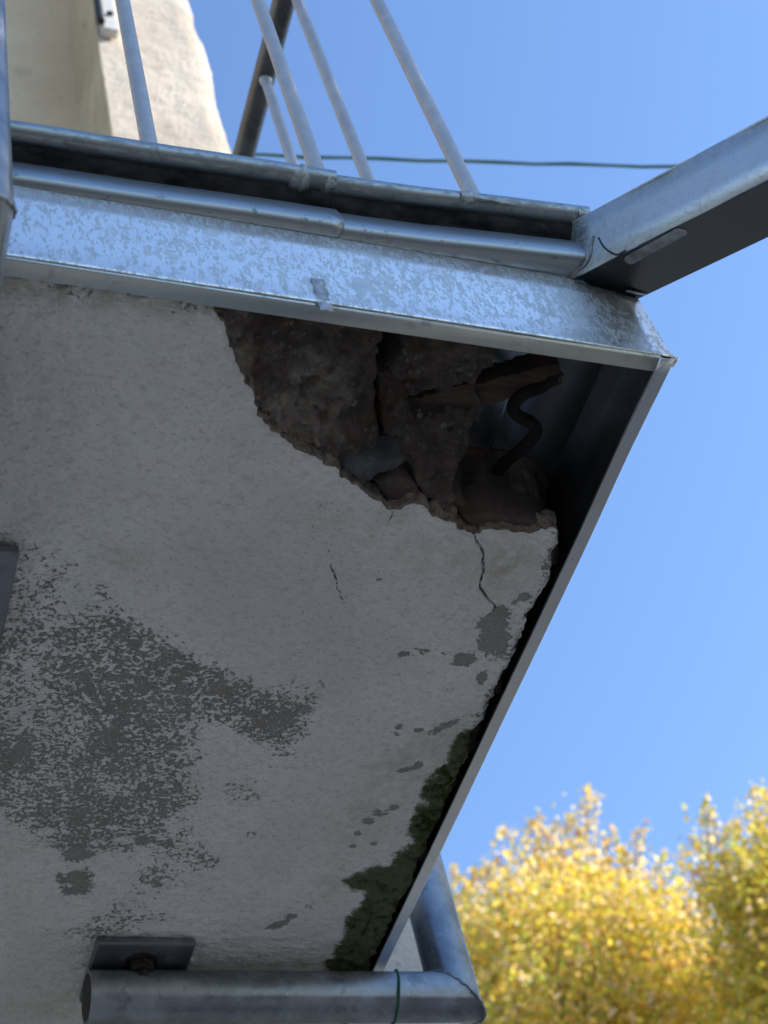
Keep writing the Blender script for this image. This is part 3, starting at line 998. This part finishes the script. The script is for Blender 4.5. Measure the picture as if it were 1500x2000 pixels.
ff.add(vs, fs)
obj('front_face', ff, MAT['fascia'], flash, smooth=60, solid=0.0008)
fl = MB()
fl.sweep([(XL, YF, 0), (0.2, YF, 0), (XS - 0.012, YF, 0)], [(-0.0006, 1.0004), (0.0015, 0.9990), (0.013, 0.9978), (0.0132, 0.9992)])
obj('front_lip', fl, MAT['front_lip'], flash, smooth=40, solid=0.0006)
sf = MB()
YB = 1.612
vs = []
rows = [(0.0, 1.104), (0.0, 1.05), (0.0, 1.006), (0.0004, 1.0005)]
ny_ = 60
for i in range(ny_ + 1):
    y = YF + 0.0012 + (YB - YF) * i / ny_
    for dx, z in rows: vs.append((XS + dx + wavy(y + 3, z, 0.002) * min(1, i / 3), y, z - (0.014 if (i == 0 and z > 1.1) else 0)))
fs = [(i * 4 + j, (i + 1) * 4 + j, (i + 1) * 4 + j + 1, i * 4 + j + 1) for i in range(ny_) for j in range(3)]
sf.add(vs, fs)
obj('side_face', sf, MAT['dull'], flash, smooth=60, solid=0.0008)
sl = MB()
vs = []
lip = [(0.0012, 0.9995), (-0.0004, 0.9972), (-0.0125, 0.9968), (-0.0128, 0.9985)]
for i in range(ny_ + 1):
    y = YF - 0.001 + (YB - YF) * i / ny_
    for dx, z in lip: vs.append((XS + dx + wavy(y + 3, 1.0, 0.002) * min(1, i / 3), y, z))
fs = [(i * 4 + j, (i + 1) * 4 + j, (i + 1) * 4 + j + 1, i * 4 + j + 1) for i in range(ny_) for j in range(3)]
sl.add(vs, fs)
obj('side_lip', sl, MAT['lip'], flash, smooth=40, solid=0.0006)
# bent tip at the corner and a smear over the lap joint
ct = MB()
ct.add([(XS + 0.0015, YF - 0.0015, 1.0015), (XS + 0.0045, YF - 0.003, 0.9985), (XS + 0.001, YF + 0.006, 0.9962), (XS - 0.012, YF + 0.003, 0.9960)], [(0, 1, 2), (0, 2, 3)])
obj('corner_tab', ct, MAT['lip'], flash, smooth=None, solid=0.0008)
pj = on(628, 575, 1, YF - 0.001)
dm = MB()
vs = []
for k in range(10):
    z = pj[2] + 0.022 - 0.046 * k / 9
    w = 0.0055 + 0.001 * math.sin(k * 2.1)
    vs += [(pj[0] - w, YF - 0.0012, z), (pj[0], YF - 0.0019, z - 0.0004), (pj[0] + w, YF - 0.0012, z)]
fs = []
for k in range(9):
    for j in range(2): fs.append((k * 3 + j, k * 3 + j + 1, k * 3 + 4 + j, k * 3 + 3 + j))
dm.add(vs, fs)
obj('lap_joint', dm, MAT['solder'], flash, smooth=60, solid=0.0006)

# ------------------------------------------------------------------ gutter
gut = root('rain_gutter', (0.2, 0.57, 1.11), 'zinc rain gutter with rolled round bead along the balcony front', 'gutter')
ZB = 1.175
XJ = 0.372
bead_path = [(-1.35, 0.577), (0.0, 0.5725), (0.111, 0.571), (XJ, 0.5645)]
bead_path2 = [(XJ - 0.012, 0.5660), (0.45, 0.5615), (0.604, 0.5510)]
PROF = [(0.0030, 1.1715), (0.0105, 1.1672), (0.0180, 1.1662), (0.0215, 1.1645), (0.0222, 1.1620), (0.0215, 1.1595), (0.0180, 1.1565), (0.0148, 1.1535), (0.0122, 1.1490), (0.0100, 1.1425), (0.0080, 1.1345), (0.0064, 1.1270), (0.0055, 1.1205), (0.0063, 1.1152), (0.0095, 1.1118), (0.015, 1.1101), (0.022, 1.1099), (0.034, 1.1098), (0.040, 1.114), (0.0415, 1.150)]


def dense(path, k=24):
    out = []
    for (a, b) in zip(path[:-1], path[1:]):
        for j in range(k):
            t = j / k
            out.append((a[0] + (b[0] - a[0]) * t, a[1] + (b[1] - a[1]) * t + wavy(a[0] + (b[0] - a[0]) * t, 7.7, 0.0016), wavy(a[0] + (b[0] - a[0]) * t, 4.4, 0.0014)))
    out.append((path[-1][0], path[-1][1] + wavy(path[-1][0], 7.7, 0.0016), wavy(path[-1][0], 4.4, 0.0014)))
    return out


for path, dy in ((bead_path, -0.0012), (bead_path2, 0.0008)):
    g = MB()
    g.sweep([(x, y + dy, dz) for x, y, dz in dense(path)], PROF[7:])
    sec = obj('gutter_section', g, MAT['gutter'], gut, smooth=50, solid=0.0008)
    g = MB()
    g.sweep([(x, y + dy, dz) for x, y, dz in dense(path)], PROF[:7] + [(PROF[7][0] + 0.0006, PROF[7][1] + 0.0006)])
    obj('recess_shade_strip', g, MAT['recess_shade'], sec, smooth=50, solid=0.0006)  # blackened strip paints the darkness under the bead
    b = MB()
    r = 0.0093 if dy < 0 else 0.0087
    b.tube([(x, y + dy, ZB + dz) for x, y, dz in dense(path, 16)], r, 20)
    obj('bead', b, MAT['bead'], sec, smooth=50)


def bead_at(px):
    P = dense(bead_path + bead_path2[1:], 60)
    best = None
    for p in P:
        q = RC @ np.array([p[0], p[1], ZB])
        x = 750 + FPX * q[0] / q[2]
        if best is None or abs(x - px) < best[0]: best = (abs(x - px), p)
    return np.array([best[1][0], best[1][1], ZB])


for px0, px1, rr_ in ((563, 598, 0.0101), (582, 588, 0.0116), (632, 646, 0.0099)):
    a, b = bead_at(px0), bead_at(px1)
    k = MB()
    mid = (a + b) / 2
    k.tube([a, a + (mid - a) * 0.3, mid, b + (mid - b) * 0.3, b], [rr_ - 0.0012, rr_, rr_ + 0.0003, rr_, rr_ - 0.0013], 20)
    obj('solder_joint', k, MAT['solder'], gut, smooth=60)


def smear(name, centre_px, size, mat, parent, seed, squash=0.5):
    """a low irregular solder drop lying on the bead"""
    r = np.random.default_rng(seed)
    c = bead_at(centre_px[0])
    vs, fs = [], []
    nu, nv = 14, 8
    for i in range(nu + 1):
        u = -1 + 2 * i / nu
        for j in range(nv + 1):
            v = -1 + 2 * j / nv
            w = 1 - u * u * 0.9 - v * v
            rad = 0.0092 + 0.0012 * max(0.0, w + r.normal(0, 0.12)) - (0.0012 if w < 0.02 else 0)
            ang = math.radians(215 + centre_px[1]) + v * size[1] * (1 + 0.25 * math.sin(u * 5 + seed))
            vs.append((c[0] + u * size[0], c[1] + rad * math.cos(ang), c[2] + rad * math.sin(ang)))
    for i in range(nu):
        for j in range(nv):
            a = i * (nv + 1) + j
            fs.append((a, a + 1, a + nv + 2, a + nv + 1))
    mb = MB(); mb.add(vs, fs)
    return obj(name, mb, mat, parent, smooth=70)


smear('solder_drip', (912, 0), (0.0085, 0.75), MAT['solder'], gut, 2)
smear('solder_drip', (955, 10), (0.022, 0.22), MAT['solder'], gut, 5)
smear('solder_drip', (1165, 30), (0.012, 0.45), MAT['solder'], gut, 6)
smear('solder_drip', (640, 35), (0.005, 0.5), MAT['solder'], gut, 7)

# ------------------------------------------------------------------ drain spout
D = np.array([0.3429, -0.7997, -0.4928]); W = np.array([0.9191, 0.3941, 0.0]); U = np.array([0.1942, -0.453, 0.8701])
A = np.array([0.5789, 0.580, 1.1071])
SW, SH, SLEN = 0.0555, 0.063, 0.34
spout = root('drain_spout', tuple(A), 'square open zinc spout angled out from the balcony corner, at right edge', 'spout')
tmk = 0.0008
s_ = MB()


def plane_pts(t0w, fn):
    pass


# left cheek, floor and right cheek of the trough
L0, R0 = A - D * 0.006, A + W * SW + D * 0.0275
nl = 14
ch = MB()
pts_lo = [L0 + D * (SLEN + 0.006) * i / nl for i in range(nl + 1)]
vs = []
for i, p in enumerate(pts_lo):
    for k in range(4):
        vs.append(p + U * SH * k / 3 + (W * 0.0008 * math.sin(i * 1.3 + k) if 0 < i < nl else 0))
fs = [(i * 4 + k, (i + 1) * 4 + k, (i + 1) * 4 + k + 1, i * 4 + k + 1) for i in range(nl) for k in range(3)]
ch.add(vs, fs)
obj('left_cheek', ch, MAT['spout'], spout, smooth=50, solid=0.001)
fl_ = MB()
fl_.add([L0 + W * 0.0008, R0 - D * 0.006, A + W * SW + D * SLEN, A + D * SLEN + W * 0.0008], [(0, 1, 2, 3)])
obj('floor', fl_, MAT['inner'], spout, smooth=None, solid=0.001)
rc = MB()
rc.add([R0 - D * 0.006, A + W * SW + D * SLEN, A + W * SW + D * SLEN + U * SH, R0 + U * SH - D * 0.006], [(0, 1, 2, 3)])
obj('right_cheek', rc, MAT['spout'], spout, smooth=None, solid=0.001)
hm_ = MB()
hm_.tube([L0 + U * (SH + 0.0004), A + D * SLEN + U * (SH + 0.0004)], 0.0011, 10)
obj('hemmed_edge', hm_, MAT['spout'], spout, smooth=50)
# overlap sleeve seam on the cheek and the sealant along its foot
sp = [L0 + U * 0.004, A + D * 0.012 + U * 0.003, A + D * 0.048 + U * 0.0005]
off = -W * 0.0007
se = MB(); se.tube(spline([A + D * 0.028 + U * 0.030 + off, A + D * 0.036 + U * 0.016 + off, A + D * 0.047 + U * 0.004 + off, A + D * 0.053 + U * 0.0005 + off, A + D * 0.062 + U * 0.0005 + off * 1.2], 5), 0.0008, 8)
obj('seam', se, MAT['bolt'], spout, smooth=60)
se = MB()
g0 = [A + D * -0.004 + U * 0.0 + off, A + D * 0.006 + U * 0.006 + off, A + D * 0.0155 + U * 0.0075 + off, A + D * 0.020 + U * 0.016 + off, A + D * 0.0205 + U * 0.026 + off, A + D * 0.022 + U * 0.034 + off]
se.tube(spline(g0, 5), [0.0014 + 0.0004 * math.sin(i * 2.3) for i in range(len(spline(g0, 5)))], 8)
obj('sealant_bead', se, MAT['flux'], spout, smooth=60)
# capsule-shaped flux mark under the arris of the spout
cp = MB()
c0, c1 = A + D * 0.058 + W * 0.010, A + D * 0.112 + W * 0.0075
ax_ = (c1 - c0) / np.linalg.norm(c1 - c0); nrm = -np.cross(W, D); nrm = nrm if nrm[2] < 0 else -nrm
perp = np.cross(ax_, nrm)
for rad, dep, nm, mt in ((0.0056, 0.0012, 'flux_mark', 'flux'),):
    ring = []
    for k in range(24):
        a = 2 * math.pi * k / 24
        c = c1 if math.cos(a) > 0 else c0
        ring.append(c + ax_ * rad * math.cos(a) + perp * rad * math.sin(a) * (1 + 0.1 * math.sin(3 * a)))
    top = [p + nrm * dep for p in ring]
    inner = [((c0 + c1) / 2 + (p - (c0 + c1) / 2) * np.array([0.93, 0.93, 0.93])) + nrm * dep * 0.75 for p in ring]
    cp.add([p + nrm * 0.0004 for p in ring] + top + inner, [(k, (k + 1) % 24, 24 + (k + 1) % 24, 24 + k) for k in range(24)] + [(24 + k, 24 + (k + 1) % 24, 48 + (k + 1) % 24, 48 + k) for k in range(24)] + [tuple(48 + k for k in range(24))])
    obj(nm, cp, MAT[mt], spout, smooth=50)
tb = MB()
q = A + W * SW * 0.9 + D * 0.026
tb.add([q + np.array([-0.010, -0.003, -0.001]), q + np.array([0.007, -0.003, -0.002]), q + np.array([0.008, -0.006, -0.006]), q + np.array([-0.011, -0.006, -0.005])], [(0, 1, 2, 3)])
obj('fixing_tab', tb, MAT['spout'], spout, smooth=None, solid=0.0012)

# ------------------------------------------------------------------ railing
rail = root('balcony_railing', (0.2, 0.6, 1.10), 'galvanised steel balcony railing with round bars and tube posts bolted underneath', 'railing')
YBAL, XBAL, ZTOP = 0.605, 0.5415, 2.18
bar_mb = MB(); bar_mb.tube([(0, 0, 0), (0, 0, 0.5), (0, 0, ZTOP - 1.165)], 0.0075, 16)
bar_me = bpy.data.meshes.new('baluster')
bar_me.from_pydata([tuple(v) for v in bar_mb.v], [], bar_mb.f)
bar_me.materials.append(MAT['bar']); bar_me.shade_smooth()
bar_me.set_sharp_from_angle(angle=math.radians(50))


def baluster(x, y):
    o = bpy.data.objects.new('baluster', bar_me)
    COL.objects.link(o); o.parent = rail
    o.location = (x - rail.location.x, y - rail.location.y, 1.165 + EYE - rail.location.z)
    return o


for i in range(12):
    baluster(XBAL - 0.1545 * i, YBAL)
for i in range(1, 7):
    baluster(XBAL, YBAL + 0.1465 * i)
r_ = MB(); r_.tube([(-1.35, YBAL, ZTOP), (XBAL, YBAL, ZTOP), (XBAL, 1.61, ZTOP)], 0.0165, 24)
obj('top_rail', r_, MAT['rail'], rail, smooth=50)
r_ = MB(); r_.tube([(-1.35, YBAL, 1.160), (XBAL, YBAL, 1.160), (XBAL, 1.61, 1.160)], 0.010, 16)
obj('bottom_rail', r_, MAT['rail'], rail, smooth=50)
for i in (1, 2):
    w2 = MB()
    c = np.array([XBAL, YBAL + 0.1465 * i, ZTOP - 0.0165])
    w2.tube([c + np.array([0, 0, -0.006]), c + np.array([0, 0, -0.002]), c + np.array([0, 0, 0.003])], [0.0078, 0.0088, 0.0100], 14)
    obj('weld_collar', w2, MAT['bar'], rail, smooth=60)

RT = 0.0275


def post(loc_top, elbow, end, plate_box, bolt_at, stub_to):
    """post down the outside, mitred elbow, arm under the slab, plate bolted to the soffit"""
    p = MB(); p.tube([loc_top, elbow, end], RT, 36, caps=True)
    po = obj('post', p, MAT['tube'], rail, smooth=40)
    e = np.array(elbow, float)
    d0 = (e - np.array(loc_top, float)); d0 /= np.linalg.norm(d0)
    d1 = (np.array(end, float) - e); d1 /= np.linalg.norm(d1)
    nb = d0 + d1; nb /= np.linalg.norm(nb)
    s1 = np.cross(d0, d1); s2 = d0 - d1; s2 /= np.linalg.norm(s2)
    wv = MB()
    ring = []
    for k in range(49):
        a = 2 * math.pi * k / 48
        ring.append(e + s1 * (RT + 0.0003) * math.cos(a) + s2 * (RT * math.sqrt(2) + 0.0004) * math.sin(a) + nb * 0.0009 * math.sin(k * 2.7))
    wv.tube(ring, [0.0016 + 0.0005 * math.sin(k * 1.9) for k in range(49)], 8, caps=False)
    obj('weld_seam', wv, MAT['tube'], po, smooth=70)
    pl = MB(); pl.box(*plate_box)
    po2 = obj('bracket_plate', pl, MAT['plate'], po, smooth=None, bevel=0.002)
    b = np.array(bolt_at, float)
    bl = MB()
    bl.disc(b, (0, 0, -1), 0.0175, 0.0025, 28)
    bl.disc(b + np.array([0, 0, -0.0025]), (0, 0, -1), 0.0135, 0.0105, 6, True)
    bl.disc(b + np.array([0, 0, -0.0130]), (0, 0, -1), 0.0075, 0.007, 14)
    obj('bolt', bl, MAT['bolt'], po, smooth=30)
    bo = MB()
    ee = np.array(end, float)
    bo.disc(ee - d1 * 0.0002, d1, RT - 0.0035, 0.0008, 30)  # dark disc over the capped end, painted for the shade inside the tube
    obj('bore', bo, MAT['bolt'], po, smooth=40)
    st_ = MB(); st_.tube([np.array(loc_top, float) + np.array([0, 0, -0.03]), np.array(stub_to, float)], 0.012, 14)
    obj('stub', st_, MAT['rail'], po, smooth=50)
    return po


ZT = 0.9605
post((0.7125, 1.404, 2.20), (0.7125, 1.404, ZT), (0.303, 1.404, ZT), ((0.306, 1.352, 0.9885), (0.410, 1.456, 0.9975)), (0.3575, 1.384, 0.9885), (XBAL, 1.404, 2.17))
post((0.0705, 0.523, 2.20), (0.0705, 0.523, ZT), (0.0705, 0.93, ZT), ((0.036, 0.840, 0.986), (0.1505, 0.958, 0.9975)), (0.125, 0.90, 0.986), (0.0705, YBAL, 2.17))

# green tying wire round the arm
tw = MB()
pts = []
for k in range(37):
    a = 2 * math.pi * k / 36
    pts.append((0.6405 + 0.006 * math.sin(a + 0.6), 1.404 + (RT + 0.0014) * math.cos(a), ZT + (RT + 0.0014) * math.sin(a)))
tw.tube(pts, 0.0013, 8, caps=False)
tag(obj('tying_wire', tw, MAT['green'], smooth=60), 'thin green wire looped round the horizontal steel tube', 'wire')

# ------------------------------------------------------------------ line strung from the house corner
l0 = on(447, 279, 0, XE + 0.002); l0[0] = XE + 0.002; l0 = l0 + np.array([0, 0.04, 0.02])
l1 = on(1310, 326, 0, 1.95)
l2 = l1 + (l1 - l0) * 2.4 + np.array([0, 0, 0.25])
lp = []
for k in range(41):
    t = k / 40
    p = l0 + (l2 - l0) * t
    tt = 1 / 3.4
    p = p + np.array([0, 0, 1.0]) * (-0.16 * (t * (1 - t)) + 0.16 * t * (1 - tt) * (1 if t < 2 else 0))
    p = p + np.array([0, 0, 1.0]) * (0.25 * 0 - 0.25 * t)
    lp.append(p + np.array([0, 0, 0.004 * math.sin(k * 2.2)]))
lm_ = MB(); lm_.tube(lp, [0.0044 + 0.0006 * math.sin(k * 3.7) for k in range(41)], 8)
tag(obj('overhead_line', lm_, MAT['cable'], smooth=60), 'thin green line strung across the sky behind the railing', 'line')

# ------------------------------------------------------------------ trees
def branch_tube(mb, a, b, r0, r1, r, k=5):
    a, b = np.array(a, float), np.array(b, float)
    pts, rs = [], []
    L = np.linalg.norm(b - a)
    for i in range(k + 1):
        t = i / k
        j = r.normal(0, 0.035 * L, 3) * math.sin(math.pi * t)
        pts.append(a + (b - a) * t + j); rs.append(r0 + (r1 - r0) * t)
    mb.tube(pts, rs, 7)
    return pts


PAL = np.array([(0.86, 0.63, 0.085), (0.80, 0.66, 0.095), (0.62, 0.58, 0.10), (0.40, 0.50, 0.09), (0.88, 0.70, 0.28), (0.82, 0.40, 0.09), (0.88, 0.74, 0.52), (0.62, 0.45, 0.14)])


def make_tree(seed, height, clumps, nleaf, twigs, weights, lsize):
    """crown built of leaf clumps around limb ends; returns trunk, limbs and crown meshes"""
    r = np.random.default_rng(seed)
    tm = MB()
    fork = height * 0.30
    tp = branch_tube(tm, (0, 0, 0), (0.05, -0.04, fork), 0.17, 0.12, r, 6)
    tp = branch_tube(tm, tp[-1], (0.0, 0.05, height * 0.72), 0.12, 0.035, r, 6)
    lb = MB()
    for (c, rad, _) in clumps:
        c = np.array(c, float)
        t0 = np.array([0.02, 0, min(max(c[2] - 0.9 - 0.5 * np.hypot(c[0], c[1]), fork), height * 0.7)])
        pts = branch_tube(lb, t0, c, 0.045, 0.014, r, 6)
        for _k in range(5):
            d = r.normal(0, 1, 3); d /= np.linalg.norm(d); d[2] = abs(d[2]) * 0.8
            branch_tube(lb, pts[r.integers(3, 7)], c + d * np.array(rad) * 0.95, 0.011, 0.004, r, 4)
    wts = np.array([rad[0] * rad[1] * rad[2] for _, rad, _ in clumps]) ** 0.8
    wts /= wts.sum()
    P, T = [], []
    for (c, rad, warm), w in zip(clumps, wts):
        k = int(nleaf * w)
        d = r.normal(0, 1, (k, 3)); d /= np.linalg.norm(d, axis=1)[:, None]
        rr2 = r.random(k) ** 0.5
        # leaves gather on little sprays inside the clump
        ns = max(8, k // 26)
        sc = r.normal(0, 1, (ns, 3)); sc /= np.linalg.norm(sc, axis=1)[:, None]; sc *= (r.random(ns) ** 0.45)[:, None]
        idx = r.integers(0, ns, k)
        q = sc[idx] * np.array(rad) + r.normal(0, 1, (k, 3)) * np.array([0.11, 0.11, 0.13])
        far = r.random(k) < 0.25
        q[far] = (d * rr2[:, None] * np.array(rad))[far]
        P.append(np.array(c) + q); T.append(np.full(k, warm) + r.normal(0, 0.12, ns)[idx])
    for (a, b, k, warm) in twigs:
        k = int(k * 1.9)
        a, b = np.array(a, float), np.array(b, float)
        branch_tube(lb, a, b, 0.008, 0.003, r, 4)
        t = r.random(k) ** 0.8
        P.append(a + (b - a) * t[:, None] + r.normal(0, 1, (k, 3)) * (0.075 * (1.15 - t))[:, None])
        T.append(np.full(k, warm))
    P = np.concatenate(P); T = np.concatenate(T)
    k = len(P)
    nrm = r.normal(0, 1, (k, 3)); nrm[:, 2] += 0.6; nrm /= np.linalg.norm(nrm, axis=1)[:, None]
    a = np.cross(nrm, r.normal(0, 1, (k, 3))); a /= np.linalg.norm(a, axis=1)[:, None]
    b = np.cross(nrm, a)
    s = r.uniform(0.75, 1.3, k)[:, None] * lsize
    V = np.stack([P - a * s, P + b * s * 0.62 - nrm * s * 0.18, P + a * s * 1.05 - nrm * s * 0.12, P - b * s * 0.62 - nrm * s * 0.18], 1).reshape(-1, 3)
    me = bpy.data.meshes.new('crown')
    i4 = np.arange(k) * 4
    F = np.stack([i4, i4 + 1, i4 + 2, i4, i4 + 2, i4 + 3], 1).reshape(-1)
    me.vertices.add(4 * k); me.vertices.foreach_set('co', V.astype(np.float32).ravel())
    me.loops.add(6 * k); me.loops.foreach_set('vertex_index', F.astype(np.int32))
    me.polygons.add(2 * k); me.polygons.foreach_set('loop_start', (np.arange(2 * k) * 3).astype(np.int32))
    me.update(calc_edges=True)
    w = np.array(weights, float)
    pick = r.random(k)
    ww = np.tile(w, (k, 1)) * np.ones((k, len(PAL)))
    ww[:, [0, 4, 5, 6]] *= np.clip(0.35 + 1.3 * T, 0.05, 3)[:, None]
    ww[:, [2, 3]] *= np.clip(1.6 - 1.5 * T, 0.05, 3)[:, None]
    cs = np.cumsum(ww / ww.sum(1)[:, None], 1)
    ci = (pick[:, None] > cs).sum(1).clip(0, len(PAL) - 1)
    C = PAL[ci] * r.uniform(0.75, 1.2, k)[:, None]
    C4 = np.concatenate([np.repeat(C, 4, 0), np.ones((4 * k, 1))], 1)
    at = me.attributes.new('tint', 'FLOAT_COLOR', 'POINT'); at.data.foreach_set('color', C4.astype(np.float32).ravel())
    me.materials.append(MAT['leaf'])
    return tm, lb, me


def plant_tree(name, label, base, meshes, rotz=0.0, scale=1.0):
    o = root(name, base, label, 'tree', 'autumn trees beside the house')
    o.rotation_euler.z = rotz; o.scale = (scale,) * 3
    for nm, me in meshes:
        c = bpy.data.objects.new(nm, me); COL.objects.link(c); c.parent = o
    return o


def tree_meshes(*a):
    tm, lb, crown = make_tree(*a)
    out = []
    for nm, mb in (('trunk', tm), ('limbs', lb)):
        me = bpy.data.meshes.new(nm); me.from_pydata(mb.v, [], mb.f); me.materials.append(MAT['bark']); me.shade_smooth(); out.append((nm, me))
    return out + [('crown', crown)]


TD = 10.5                                            # horizontal distance of the near tree


def tpt(px, py, dist=TD):
    d = ray(px, py)
    return d * (dist / math.hypot(d[0], d[1]))


def crown_from(base, spec, dist):
    out = []
    for (px, py, rx, rz, dd_, warm) in spec:
        out.append((tpt(px, py, dist + dd_) - np.array(base), (rx, rx, rz), warm))
    return out


pa = tpt(1140, 2000); baseA = np.array([pa[0], pa[1], -EYE])
specA = [(1110, 1720, .36, .42, .1, .9), (1005, 1790, .36, .32, -.2, .75), (920, 1835, .36, .34, .1, .6), (1185, 1775, .36, .36, .2, .75), (1265, 1810, .34, .32, -.2, .7),
         (1070, 1850, .6, .5, -.6, .45), (1200, 1880, .6, .5, -.5, .4), (950, 1930, .55, .5, -.3, .25), (1320, 1870, .5, .42, .3, .5), (1100, 2010, .7, .6, -.8, .4), (1260, 2020, .6, .55, -.4, .45),
         (930, 2060, .6, .5, .0, .35), (1380, 1960, .45, .45, .2, .5), (1040, 2180, .8, .6, -.5, .3), (1250, 2200, .8, .6, -.2, .3), (1120, 1900, .7, .7, .9, .3), (850, 1900, .5, .5, .6, .4), (1150, 2330, .9, .6, .2, .2)]


def tw_(base, dist, *rows):
    return [(tpt(a, b, dist) - base, tpt(c, d, dist) - base, k, w) for a, b, c, d, k, w in rows]


twA = tw_(baseA, TD, (1130, 1680, 1150, 1535, 44, 1.1), (1140, 1660, 1166, 1548, 26, 1.2), (1060, 1680, 1052, 1585, 34, .9), (1020, 1700, 1040, 1600, 30, 1.0), (1010, 1660, 978, 1618, 26, 1.1), (1000, 1720, 970, 1680, 26, 1.1),
          (1100, 1660, 1110, 1590, 26, .9), (1230, 1700, 1250, 1615, 20, .8), (1240, 1690, 1262, 1600, 12, .9), (1180, 1670, 1200, 1620, 18, .8), (930, 1760, 925, 1695, 36, .9), (890, 1770, 885, 1690, 30, 1.0),
          (960, 1740, 950, 1690, 30, 1.0), (1290, 1740, 1300, 1660, 20, .7), (1330, 1760, 1335, 1680, 20, .8), (1230, 1720, 1215, 1655, 24, .8))
# ray heights are from the eye, the tree stands on the ground: clump z already runs from the base
treeA = tree_meshes(21, 9.6, crown_from(baseA, specA, TD), 78000, twA, (1.1, 1.15, 1.0, .65, .8, .36, .6, .4), 0.025)
plant_tree('autumn_tree', 'yellow autumn tree beside the steel post, lower right', baseA, treeA)
TB = 9.6
pb = tpt(1560, 2000, TB); baseB = np.array([pb[0], pb[1], -EYE])
specB = [(1402, 1700, .20, .30, .0, .55), (1475, 1730, .34, .36, -.2, .5), (1570, 1680, .45, .42, .1, .6), (1450, 1780, .24, .26, .1, .45), (1540, 1790, .5, .45, -.3, .4), (1490, 1890, .36, .4, .0, .4), (1640, 1720, .5, .5, .2, .5),
         (1560, 1950, .6, .5, -.2, .4), (1700, 1850, .6, .6, .1, .4), (1500, 2030, .5, .45, .2, .5), (1660, 2050, .7, .6, -.2, .3), (1560, 2200, .8, .6, 0, .3), (1720, 2200, .7, .6, .2, .3), (1600, 1830, .6, .6, .5, .3)]
twB = tw_(baseB, TB, (1385, 1660, 1378, 1560, 34, .7), (1400, 1650, 1390, 1580, 26, .8), (1480, 1640, 1470, 1535, 30, .8), (1500, 1640, 1495, 1545, 34, 1.0), (1440, 1660, 1430, 1605, 24, .8), (1375, 1690, 1358, 1640, 22, .6))
treeB = tree_meshes(37, 8.8, crown_from(baseB, specB, TB), 50000, twB, (.9, 1.2, 1.3, .9, .5, .2, .3, .35), 0.025)
plant_tree('autumn_tree', 'greener autumn tree at the right edge of the picture', baseB, treeB)

# three unseen trees added right of the view to shade the yard and the balcony
specC = []
rc_ = np.random.default_rng(5)
for k in range(26):
    a = rc_.uniform(0, 6.28); q = rc_.random() ** 0.5; zz = rc_.uniform(3.0, 8.6)
    wide = 2.1 * math.sin(math.pi * (0.12 + 0.80 * (zz - 3.0) / 5.6)) 
    specC.append(((q * wide * math.cos(a), q * wide * math.sin(a), zz), (0.75, 0.75, 0.6), rc_.uniform(.2, .7)))
treeC = tree_meshes(51, 9.2, specC, 30000, [], (.9, 1.2, 1.2, .8, .5, .2, .3, .35), 0.05)
for lab, x, y, rz, sc in (('added autumn shade tree out of sight, nearest to the house on the right', 8.6, 1.6, 0.4, 1.0), ('added autumn shade tree out of sight, middle of three on the right', 8.9, -1.9, 2.0, 1.17), ('added autumn shade tree out of sight, last of three on the right', 9.4, -5.6, 4.1, 0.98)):
    plant_tree('autumn_tree', lab, (x, y, -EYE), treeC, rz, sc)
